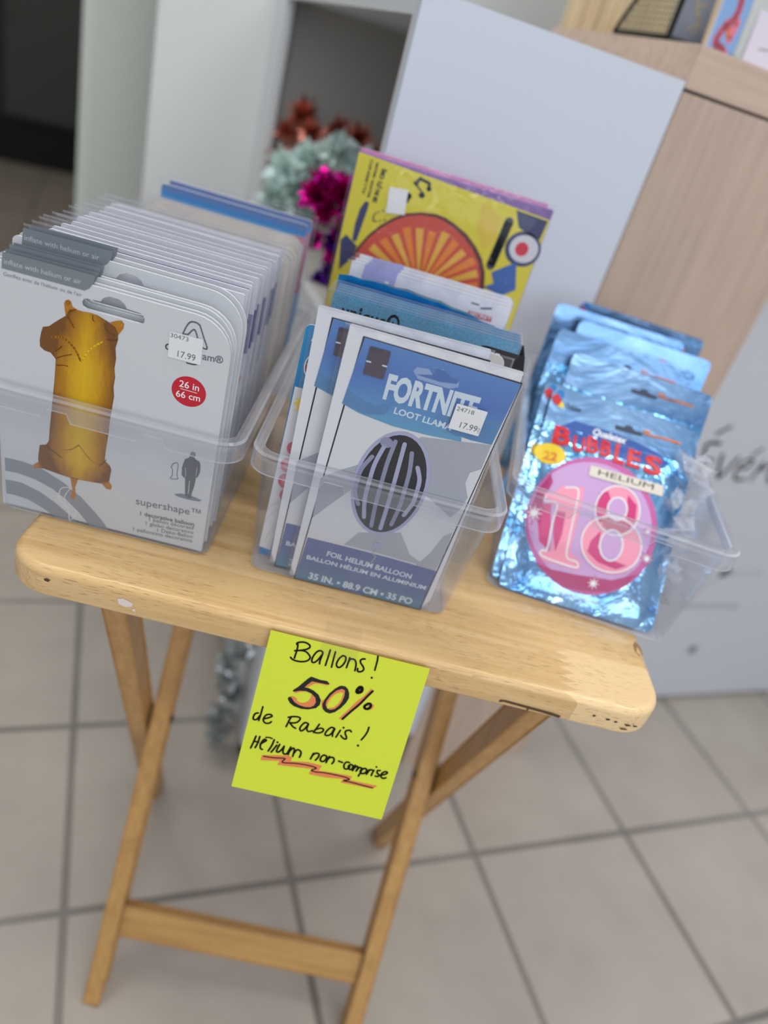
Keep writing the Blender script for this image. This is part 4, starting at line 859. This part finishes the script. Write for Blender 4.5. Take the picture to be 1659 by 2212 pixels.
b = MB(); b.add([(.036, -.0006, -.009), (.062, -.0006, -.009), (.062, -.0006, .0045), (.036, -.0006, .0045), (.036, .0035, .0085), (.062, .0035, .0085), (.036, .0115, .0095), (.062, .0115, .0095), (.036, .024, .0062), (.062, .024, .0062)], [(0, 1, 2, 3), (3, 2, 5, 4), (4, 5, 7, 6), (6, 7, 9, 8)], 'tape_film'); b.build('tape', nt)

# ------------------------------------------------------------------ clear plastic bins
def bin_mesh():
    b = MB(); hw, L = .0762, .315; tx, ty, hh = .0075, .0085, .105
    NX = (-.0405, -.0375, -.0245, -.0215, .0215, .0245, .0375, .0405)
    def ring(gx, gy, z, r, zf=None):
        w = hw + gx; l0 = -gy; l1 = L + gy; pts = rrect(2 * w, l1 - l0, r, 9, -w, l0)
        # straight sides get extra points so that the skirt can be notched
        out = []
        for i, p_ in enumerate(pts):
            q_ = pts[(i + 1) % len(pts)]; out.append(p_)
            if abs(q_[0] - p_[0]) > .05 and abs(q_[1] - p_[1]) < 1e-6:
                for f in (NX if q_[0] > p_[0] else NX[::-1]): out.append((f, p_[1]))
        res = []
        for x, y in out:
            zz = z
            if zf:
                if (y < .03 or y > L - .03) and .0235 < abs(x) < .0385: zz = z + zf
            res.append((x, y, zz))
        return res
    k = .098 / hh
    rings = [ring(-.003, -.003, 0, .008), ring(0, 0, .003, .009), ring(tx * k, ty * k, .098, .013), ring(tx + .0045, ty + .0045, .0985, .016), ring(tx + .0045, ty + .0045, .090, .016, .0065),
             ring(tx + .006, ty + .006, .090, .017, .0065), ring(tx + .006, ty + .006, .1035, .017), ring(tx + .0045, ty + .0045, .105, .016), ring(tx - .0005, ty - .0005, .105, .013), ring(tx - .0016, ty - .0016, .1035, .012),
             ring(-.0012, -.0012, .003, .008), ring(-.004, -.004, .0016, .007)]
    ms = ['bin_edge', 'bin_plastic', 'bin_rim', 'bin_rim', 'bin_edge', 'bin_rim', 'bin_edge', 'bin_rim', 'bin_edge', 'bin_plastic', 'bin_plastic', 'bin_plastic']
    b.loft(rings, 'bin_plastic', True, True, False, ms)
    return b
bins = []
for lb, x, y, rz in (('long clear plastic bin of grey and white balloon cards, left on the table', -.1895, .0525, 0), ('clear plastic bin in the middle of the table holding blue balloon packs', -.0053, .0525, 0), ('clear plastic bin at the right end of the table holding foil bubble packs', .182, .0965, -.155)):
    if not bins:
        o = bin_mesh().build('plastic_bin')
    else:
        o = bins[0].copy(); COL.objects.link(o)
    o.location = (x, y, H + .0003); o.rotation_euler = (0, 0, rz); tag(o, lb, 'bin', 'clear plastic bins on the table'); bins.append(o)

# ------------------------------------------------------------------ packs
ZB_ = H + .0024
def sleeve(w, h, th=.003, seed=0, x0=-.004, z0=-.0015, crink=.0015, header=.0):
    """clear pouch, a little larger than its card, with a crinkled top"""
    r_ = random.Random(seed); b = MB(); nx, nz = 14, 12; V = []; n1 = (nx + 1) * (nz + 1)
    for side in (0, 1):
        for j in range(nz + 1):
            for i in range(nx + 1):
                f, g_ = i / nx, j / nz; edge = min(f, 1 - f, g_, 1 - g_) * 8; pu = min(1, edge)
                z = z0 + h * g_ + (r_.uniform(-1, 1) * crink if j == nz and side == 0 else 0)
                if j == nz and side == 1: z = V[j * (nx + 1) + i][2]
                y = (-th if side == 0 else th) * .5 * pu + (r_.uniform(-1, 1) * crink * .4 * g_ if side == 0 else 0) * pu + (crink * .5 * math.sin(i * 1.9 + seed) if j == nz else 0)
                V.append((x0 + w * f, y, z))
    F = []; G = []
    for j in range(nz):
        for i in range(nx):
            a = j * (nx + 1) + i; q = (a, a + 1, a + nx + 2, a + nx + 1)
            (G if j == nz - 1 or i in (0, nx - 1) else F).append(q); (G if j == nz - 1 or i in (0, nx - 1) else F).append(tuple(n1 + k for k in q[::-1]))
    b.add(V, F, 'film', True); b.add(V, G, 'film', True)
    # heat-sealed rim along the top and the right side
    b.add([(x0, 0, z0 + h - .001), (x0 + w, 0, z0 + h - .001), (x0 + w, -.0004, z0 + h + .0006), (x0, -.0004, z0 + h + .0006)], [(0, 1, 2, 3)], 'film_edge')
    b.add([(x0 + w - .0015, 0, z0), (x0 + w, 0, z0), (x0 + w, 0, z0 + h), (x0 + w - .0015, 0, z0 + h)], [(0, 1, 2, 3)], 'film_edge')
    return b
def price_sticker(parent, x, z, w, h, rot, lines, y=-.0006):
    b = MB(); slab(b, [rrect(w, h, .0006, 3)], 0, .00012, 'sticker', 'sticker')
    for tx_, lx, lz, lw, lh in lines: flat_text(b, tx_, 'logo', (lx, lz), lw, lh, 0, -.00008, 0)
    o = b.build('price_sticker', parent); o.location = (x, y, z); o.rotation_euler = (0, -rot, 0); return o

# left bin: the grey cards with rounded corners
G1 = 'grey balloon cards in the left bin'
one = thing('balloon_card', 'grey card picturing a gold foil number one balloon, front of the left bin', 'card pack', (-.2640, .0565, ZB_), (.06, 0, 0))
b = MB(); slab(b, [rrect(.1460, .1805, (.001, .001, .024, .004), 8), slot(.0725, .1655)], 0, .0009, 'card_grey', 'white', 'card_white'); art(b, 'one'); b.build('card', one)
price_sticker(one, .1076, .1485, .0208, .0172, .01, (('30473', .0006, .0135, .0112, .0028), ('17.99', .006, .0018, .0112, .0042)), -.0007)
def grey_card(tab):
    t = thing('balloon_card', '', 'card pack'); b = MB(); slab(b, [rrect(.1460, .1805, (.001, .001, .024, .004), 8), slot(.0725, .1640, .00108)], 0, .0009, 'card_grey', 'white', 'card_white')
    if tab: art_tab(b)
    b.build('card', t); return t
def art_tab(b):
    for it in ART['one']:
        if it[1] in ('tab', 'tabtext') and it[2] < 3 and it[0] != 'E' and not (it[0] == 'T' and it[3].startswith('Gonf')):
            y = -.00012 - it[2] * .00006
            if it[0] == 'P': flat, tr = fill([it[3]]); b.add([(x / 1000, y, z / 1000) for x, z in flat], tr, it[1])
            else: flat_text(b, it[3], it[1], (it[4][0] / 1000, it[4][1] / 1000), it[5] / 1000, it[6] / 1000, it[7], y, 0, 0)
g0 = grey_card(True)
spots = [(.0584, .0006, .0, 'second grey rounded card in the left bin, right behind the gold number one'), (.0640, .0022, -.0005, 'third grey rounded card in the left bin, its grey tab reading inflate'),
         (.0662, .0030, .0008, 'fourth grey rounded card in the left bin, in front of the taller tab'), (.0770, .0098, .0012, 'grey rounded card whose upper inflate with helium tab shows clearly'), (.0830, .0110, .0022, 'hindmost grey rounded card in the left bin, next to clear sleeved packs')]
for i, (y, dz, dx, lb) in enumerate(spots):
    o = g0 if i == 0 else copy_tree(g0)
    o.location = (-.2640 + dx, y, ZB_ + dz); o.rotation_euler = (.05, 0, 0); tag(o, lb, 'card pack', G1)
one['group'] = G1

# left bin: white packs in clear sleeves
def white_pack(kind, tail=False):
    t = thing('sleeved_pack', '', 'balloon pack'); b = MB()
    slab(b, [rrect(.136, .184, .0015, 3, .002)], 0, .0016, 'pack_white', 'card_white', 'pack_white')
    if kind == 0: b.add([(.1260, -.0002, .128), (.138, -.0002, .128), (.138, -.0002, .158), (.1260, -.0002, .158)], [(0, 1, 2, 3)], 'indigo'); b.box((.1381, .0002, .128), (.1384, .0014, .158), 'indigo')
    if kind == 1: b.box((.1381, .0002, .10), (.1384, .0014, .135), 'indigo'); b.add([(.004, -.0002, .1805), (.136, -.0002, .1805), (.136, -.0002, .1815), (.004, -.0002, .1815)], [(0, 1, 2, 3)], 'indigo')
    b.build('card', t)
    if tail:
        q = MB(); q.add([(.1382, .0002, .121), (.1422, .0012, .122), (.1404, .0008, .114), (.1392, .0004, .085), (.1382, .0018, .085), (.1382, .002, .121)], [(0, 1, 2), (0, 2, 3), (5, 4, 3), (5, 3, 2), (5, 2, 1), (0, 3, 4, 5)], 'copper'); q.build('foil_tail', t)
    sleeve(.1460, .191, .0036, kind).build('sleeve', t); return t
P0, P1, PT = white_pack(0), white_pack(1), white_pack(0, True)
nf = ['first', 'second', 'third', 'fourth', 'fifth', 'sixth', 'seventh', 'eighth', 'ninth', 'tenth', 'eleventh', 'twelfth', 'thirteenth', 'fourteenth', 'fifteenth', 'sixteenth', 'seventeenth', 'eighteenth']
r_ = random.Random(11)
n_w = 16
for i in range(n_w):
    src = PT if i in (0, 1) else P0 if i % 3 != 2 else P1
    o = src if i in (0, 2, 3) else copy_tree(src)
    y = .0925 + i * .0087
    o.location = (-.2603 + r_.uniform(-.0006, .0012) + 0, y, ZB_ + .0015 + r_.uniform(0, .0035)); o.rotation_euler = (.035 - i * .003 + r_.uniform(-.006, .006), 0, r_.uniform(-.008, .008))
    tag(o, '%s white pack in a clear sleeve behind the grey cards, left bin' % nf[i], 'balloon pack', 'white sleeved packs in the left bin')
C0 = thing('sleeved_pack', '', 'balloon pack'); b = MB(); slab(b, [rrect(.143, .1765, (.002, .002, .012, .012), 6)], 0, .0022, 'card_cream', 'card_cream'); b.build('card', C0); sleeve(.147, .180, .0044, 4, -.002).build('sleeve', C0)
for i in range(8):
    o = C0 if i == 0 else copy_tree(C0)
    o.location = (-.2600 + r_.uniform(0, .003), .238 + i * .0095, ZB_ + .001 + .0006 * i); o.rotation_euler = (-.01 + r_.uniform(-.008, .008), 0, r_.uniform(-.006, .006))
    tag(o, '%s cream pack with rounded corners, between the white packs and the blue ones' % nf[i], 'balloon pack', 'cream packs at the back of the left bin')
B0 = thing('sleeved_pack', '', 'balloon pack'); b = MB(); slab(b, [rrect(.136, .190, (.002, .002, .003, .003), 3, .001)], 0, .0022, 'blue_sky', 'card_white')
b.add([(.1225, -.0003, .12), (.1365, -.0003, .12), (.1365, -.0003, .178), (.1225, -.0003, .178)], [(0, 1, 2, 3)], 'card_pink'); b.box((.1371, .0002, .09), (.1375, .002, .13), 'blue_edge')
blot(b, 'ink_soft', [(.045, .171), (.055, .1755), (.07, .177), (.08, .173), (.083, .168), (.06, .166)], -.0003)
b.build('card', B0); sleeve(.143, .196, .0042, 9, -.002, crink=.0025).build('sleeve', B0)
for i, (x, y, dz, lb) in enumerate(((-.2545, .3235, .001, 'blue pack with a sky picture, just in front of the rearmost in the left bin'), (-.2520, .338, .003, 'rearmost blue pack of the left bin, its crinkled top sticking up'))):
    o = B0 if i == 0 else copy_tree(B0)
    o.location = (x, y, ZB_ + dz); tag(o, lb, 'balloon pack', 'blue packs at the back of the left bin')

# middle bin
ll = thing('balloon_pack', 'blue and grey foil helium balloon pack priced 17.99, front of middle bin', 'balloon pack', (-.0535, .0550, ZB_), (.085, 0, 0), 'blue headed helium balloon packs in the middle bin')
def llama_card(parent):
    b = MB(); slab(b, [rrect(.1075, .2035, .001, 3)], 0, .0012, 'pack_white', 'card_side', 'card_white'); art(b, 'llama'); c = b.build('card', parent); c.location = (.0025, 0, 0)
    b = MB(); slab(b, [rrect(.0130, .0188, .001, 3)], 0, .0001, 'hologram', 'hologram'); b.add([(0, -.0002, .0085), (.0030, -.0002, .0085), (.0030, -.0002, .0095), (0, -.0002, .0095)], [(0, 1, 2, 3)], 'pale'); b.add([(.010, -.0002, .0085), (.013, -.0002, .0085), (.013, -.0002, .0095), (.010, -.0002, .0095)], [(0, 1, 2, 3)], 'pale')
    h = b.build('hologram_sticker', parent); h.location = (.0170, -.0009, .1750)
    s_ = sleeve(.113, .2050, .0040, 21, -.0005, crink=.0012).build('sleeve', parent)
llama_card(ll)
for c in [x for x in S.objects if x.parent == ll]: pass
l2 = copy_tree(ll); l2.location = (-.0702, .0625, ZB_ + .0015); l2.rotation_euler = (.062, -.022, 0); l2['label'] = 'same blue helium pack without a price, tucked left behind the priced one'
price_sticker(ll, .0775, .1558, .0200, .0180, -.005, (('24718', .0010, .0135, .0112, .0028), ('17.99', .0065, .0025, .0112, .0042), ('+TX', .0180, .0016, .0015, .004)), -.0030)
# packs with blue header behind them, left edge showing
q0 = thing('balloon_pack', 'blue topped pack with white feathers and raspberry balloons, left in middle bin', 'balloon pack', (-.079, .072, ZB_), (.05, 0, 0), 'blue topped packs at the left of the middle bin')
b = MB(); slab(b, [rrect(.10, .188, (.001, .001, .004, .004), 5, .001)], 0, .0008, 'qual_head', 'card_white'); art(b, 'qual'); b.build('card', q0)
for i, (x, y, dz, lb) in enumerate(((-.0745, .0768, .0055, 'plain blue card top just behind the feather pack, middle bin'), (-.0745, .0800, .0080, 'second plain blue card top behind the feather pack, middle bin'))):
    o = copy_tree(q0); o.location = (x, y, ZB_ + dz); o['label'] = lb
cr = thing('balloon_pack', 'cream card in a clear bag between the helium packs and the teal packs', 'balloon pack', (-.0715, .0880, ZB_), (0, 0, 0))
b = MB(); slab(b, [rrect(.125, .1935, (.002, .002, .006, .006), 6)], 0, .0012, 'card_cream', 'card_cream'); b.build('card', cr); sleeve(.1315, .1955, .0040, 31, -.001, crink=.001).build('sleeve', cr)
c2 = thing('balloon_pack', 'white card with a blue wave at its top right corner, behind the priced pack', 'balloon pack', (-.058, .0835, ZB_), (.02, 0, 0))
b = MB(); slab(b, [rrect(.1185, .1868, (.002, .002, .005, .003), 6)], 0, .001, 'card_white', 'card_white'); blot(b, 'q_blue', [(.100, .178), (.104, .1805), (.110, .1790), (.1155, .1755), (.113, .174), (.1, .175)], -.0003); b.build('card', c2)
U0 = thing('balloon_pack', 'front teal pack with cut off black lettering in the middle bin', 'balloon pack')
b = MB(); s = NT('teal_print'); n = s.noise(s.coord(), 700, 3); s.link(s.ramp(n, [(.35, srgb(82, 140, 178)), (.65, srgb(104, 162, 196))]), s.b.inputs['Base Color']); s.b.inputs['Roughness'].default_value = .4
slab(b, [rrect(.1395, .1915, .001, 3, .001)], 0, .0012, 'teal_print', 'blue_edge', 'card_white'); art(b, 'uniq'); b.build('card', U0); sleeve(.1440, .1950, .0030, 41, -.003, crink=.0018).build('sleeve', U0)
for i in range(5):
    o = U0 if i == 0 else copy_tree(U0); o.location = (-.0708 + .0003 * i, .1340 + .0048 * i, ZB_ + .0004 * i); o.rotation_euler = (.006 - .002 * i, 0, r_.uniform(-.002, .002))
    tag(o, ['front teal pack with cut off black lettering in the middle bin', 'second teal pack in the middle bin, only its sleeve top showing', 'third teal pack in the middle bin, only its sleeve top showing', 'fourth teal pack in the middle bin, only its sleeve top showing', 'fifth teal pack in the middle bin, next to the shiny blue strip'][i], 'balloon pack', 'teal packs in the middle bin')
fb = thing('foil_pack', 'shiny bright blue foil pack curving up behind the teal packs', 'balloon pack', (-.072, .1640, ZB_))
b = MB(); n_ = 16; V = []
for side in (-1, 1):
    for j in range(2):
        for i in range(n_ + 1):
            f = i / n_; top = .1960 + .0035 * math.sin(f * math.pi) ** .8 - .010 * f * f + (.0006 * math.sin(i * 2.3)); V.append((.001 + .140 * f, side * .0035 * math.sin(f * math.pi) * (1 if j else .4) + (.0030 if j else 0), top if j else .0))
m1 = 2 * (n_ + 1)
for i in range(n_): b.add([V[i], V[i + 1], V[n_ + 2 + i], V[n_ + 1 + i]], [(0, 1, 2, 3)], 'foil_ribbon', True); b.add([V[m1 + i], V[m1 + i + 1], V[m1 + n_ + 2 + i], V[m1 + n_ + 1 + i]], [(3, 2, 1, 0)], 'foil_ribbon', True); b.add([V[n_ + 1 + i], V[n_ + 2 + i], V[m1 + n_ + 2 + i], V[m1 + n_ + 1 + i]], [(0, 1, 2, 3)], 'foil_ribbon', True)
b.build('foil', fb)
W0 = thing('balloon_pack', 'white pack with a lavender block and red label, in front of the yellow pack', 'balloon pack', (-.066, .215, ZB_), (0, 0, 0), 'white packs with lavender block in the middle bin')
b = MB(); slab(b, [rrect(.1345, .197, (.001, .001, .006, .001), 5)], 0, .002, 'card_white', 'card_white'); art(b, 'secret'); b.build('card', W0); sleeve(.1395, .1985, .0044, 51, -.004, crink=.0022).build('sleeve', W0)
for i, lb in enumerate(('second white pack, a clear edge just behind the lavender block one', 'third white pack, hindmost before the yellow pack in the middle bin')):
    o = copy_tree(W0); o.location = (-.066 + .002 * (i + 1), .215 + .012 * (i + 1), ZB_ + .001 * i); o['label'] = lb
yp = thing('balloon_pack', 'tall yellow balloon pack with an orange disc and music notes, rear of middle bin', 'balloon pack', (-.0865, .30, H + .1056))
b = MB(); b.loft([[(x, y, z) for x, y in ((.001, 0), (.176, 0), (.176, .012), (.001, .012))] for z in (.1034, .2655)], 'purple_edge', mats=['purple_edge'])
flat = [(.0015, -.0003, .104), (.1755, -.0003, .104), (.1755, -.0003, .2575), (.0085, -.0003, .2655), (.0015, -.0003, .2655)]
b.add(flat, [(0, 1, 2, 3, 4)], 'yellow_print'); art(b, 'yellow', -.0003); b.build('box', yp)
b = MB(); b.box((.002, .0125, .12), (.172, .016, .2680), 'pink_edge'); b.build('back_card', yp)
b = MB(); slab(b, [[(.0336, .2462), (.0358, .2252), (.0522, .2278), (.0499, .2482)][::-1]], -.0016, -.0014, 'sticker', 'sticker'); b.build('price_sticker', yp)
sleeve(.180, .1665, .0200, 61, -.002, .1032, crink=.001).build('sleeve', yp)
for c in [x for x in S.objects if x.parent == yp]: c.location.z -= .1034

# right bin: shiny blue foil bags
import bmesh
def conform(mb_, key_seed, w, h, y0, name, parent, amp=.0042):
    me_o = mb_.build(name, parent); bm = bmesh.new(); bm.from_mesh(me_o.data)
    for k in range(1, 40):
        x = w * k / 40; g_ = bm.verts[:] + bm.edges[:] + bm.faces[:]
        bmesh.ops.bisect_plane(bm, geom=g_, plane_co=(x, 0, 0), plane_no=(1, 0, 0))
    for k in range(1, 52):
        z = h * k / 52; g_ = bm.verts[:] + bm.edges[:] + bm.faces[:]
        bmesh.ops.bisect_plane(bm, geom=g_, plane_co=(0, 0, z), plane_no=(0, 0, 1))
    for v in bm.verts: v.co.y += y0 + pillow(v.co.x, v.co.z, w, h, amp)
    for f in bm.faces: f.smooth = True
    bm.to_mesh(me_o.data); bm.free(); return me_o
def pillow(x, z, w, h, amp):
    ex = max(0, min(1, min(x - .006, w - .006 - x) / .020)); ez = max(0, min(1, min(z - .008, h * .82 - z) / .022))
    e = (1 - (1 - ex) ** 2) * (1 - (1 - ez) ** 2)
    cr_ = .0009 * math.sin(x * 420 + math.sin(z * 130) * 2) * math.sin(z * 260 + x * 90) * (1 - .93 * e) * (1 if ex > 0 and ez > 0 else 0)
    return -amp * e - cr_
def foil_bag(printed_=True, seed=0, w=.134, h=.1815):
    t = thing('foil_bag', '', 'balloon pack')
    b = MB(); nx, nz = 36, 46; V = []
    r0 = .006
    for j in range(nz + 1):
        for i in range(nx + 1):
            x, z = w * i / nx, h * j / nz
            cx = max(r0, min(w - r0, x)); cz = max(r0, min(h - r0, z)); dx, dz = x - cx, z - cz; d = math.hypot(dx, dz)
            if d > r0: x, z = cx + dx / d * r0, cz + dz / d * r0
            V.append((x, pillow(x, z, w, h, .0042), z))
    F1 = []; F2 = []
    for j in range(nz):
        for i in range(nx):
            a = j * (nx + 1) + i; (F2 if j >= nz * .82 else F1).append((a, a + 1, a + nx + 2, a + nx + 1))
    b.add(V, F1, 'foil_blue', True); b.add(V, F2, 'foil_header', True)
    V2 = [(x, .0015 - .6 * y, z) for x, y, z in V]
    b.add(V2, [f[::-1] for f in F1 + F2], 'foil_side', True)
    ed = [i for i in range(nx + 1)] + [(j * (nx + 1) + nx) for j in range(1, nz + 1)] + [nz * (nx + 1) + i for i in range(nx - 1, -1, -1)] + [j * (nx + 1) for j in range(nz - 1, 0, -1)]
    b.add([V[k] for k in ed] + [V2[k] for k in ed], [(k, len(ed) + k, len(ed) + (k + 1) % len(ed), (k + 1) % len(ed)) for k in range(len(ed))], 'foil_side')
    b.build('bag', t)
    q = MB(); blot(q, 'dkslate', [(.060, .1628), (.061, .1655), (.068, .1655), (.0695, .168), (.074, .1685), (.077, .166), (.085, .1655), (.0855, .1632), (.083, .162), (.062, .1615)], -.0002)
    q.build('hanging_slot', t)
    return t
fb0 = foil_bag()
b = MB(); art(b, 'bub', 0, .00011); pr = conform(b, 0, .134, .1815, -.0001, 'printed_picture', fb0)
tag(fb0, 'front foil bubble balloon bag with a big pink 18 and a HELIUM label', 'balloon pack', 'shiny blue foil bags in the right bin')
fb0.location = (.1175, .1095, H + .003); fb0.rotation_euler = (-.71, 0, -.105)
fb1 = foil_bag()
b = MB()
KEEP = [it for it in ART['bub'] if it[1] in ('q_blue', 'yel', 'red', 'dkslate', 'redb', 'swoosh') and not (it[0] == 'E' and it[1] == 'yel')]
ART['bub2'] = KEEP + [('E', 'yel', 3, (13, 118), 10, 8)] + [it for it in ART['bub'] if it[1] == 'orangeM' and it[0] == 'S']
art(b, 'bub2'); conform(b, 0, .134, .1815, -.0001, 'printed_picture', fb1)
bags = [((.1120, .1200, H + .003), (-.71, 0, -.105), 'bag just left behind the pink 18 bag, yellow burst at its edge'), ((.138, .190, H + .003), (-.50, 0, -.12), 'middle foil bag leaning behind the pink 18 bag'),
        ((.124, .240, H + .003), (-.36, 0, -.16), 'foil bag in the middle of the right bin, shifted to the left'), ((.152, .290, H + .003), (-.26, 0, -.15), 'foil bag second from the back of the right bin'),
        ((.135, .335, H + .003), (-.17, 0, -.13), 'foil bag third from the back with its top turned left'), ((.1665, .383, H + .003), (-.06, 0, -.155), 'rearmost upright foil bag with a dark header and round logo')]
fp = foil_bag(); b = MB(); b2_ = [it for it in ART['bub'] if it[1] == 'orangeM' and it[0] == 'S']; ART['bub3'] = b2_; art(b, 'bub3'); conform(b, 0, .134, .1815, -.0001, 'printed_picture', fp)
for i, (l, r3, lb) in enumerate(bags):
    o = fb1 if i == 0 else fp if i == 1 else copy_tree(fb1 if i == 5 else fp); o.location = l; o.rotation_euler = r3; tag(o, lb, 'balloon pack', 'shiny blue foil bags in the right bin')
# clear bag at the right of the bin
b = MB(); rr = random.Random(8)
for k in range(10): tuft(b, (.008 + .004 * math.sin(k), .02 + k * .006, .02 + k * .011), .022, 5, 'film_edge', rr, .012)
o = b.build('clear_wrapper'); o.location = (.2475, .11, H + .008); tag(o, 'crumpled clear wrapper at the right inside of the right bin', 'wrapper')
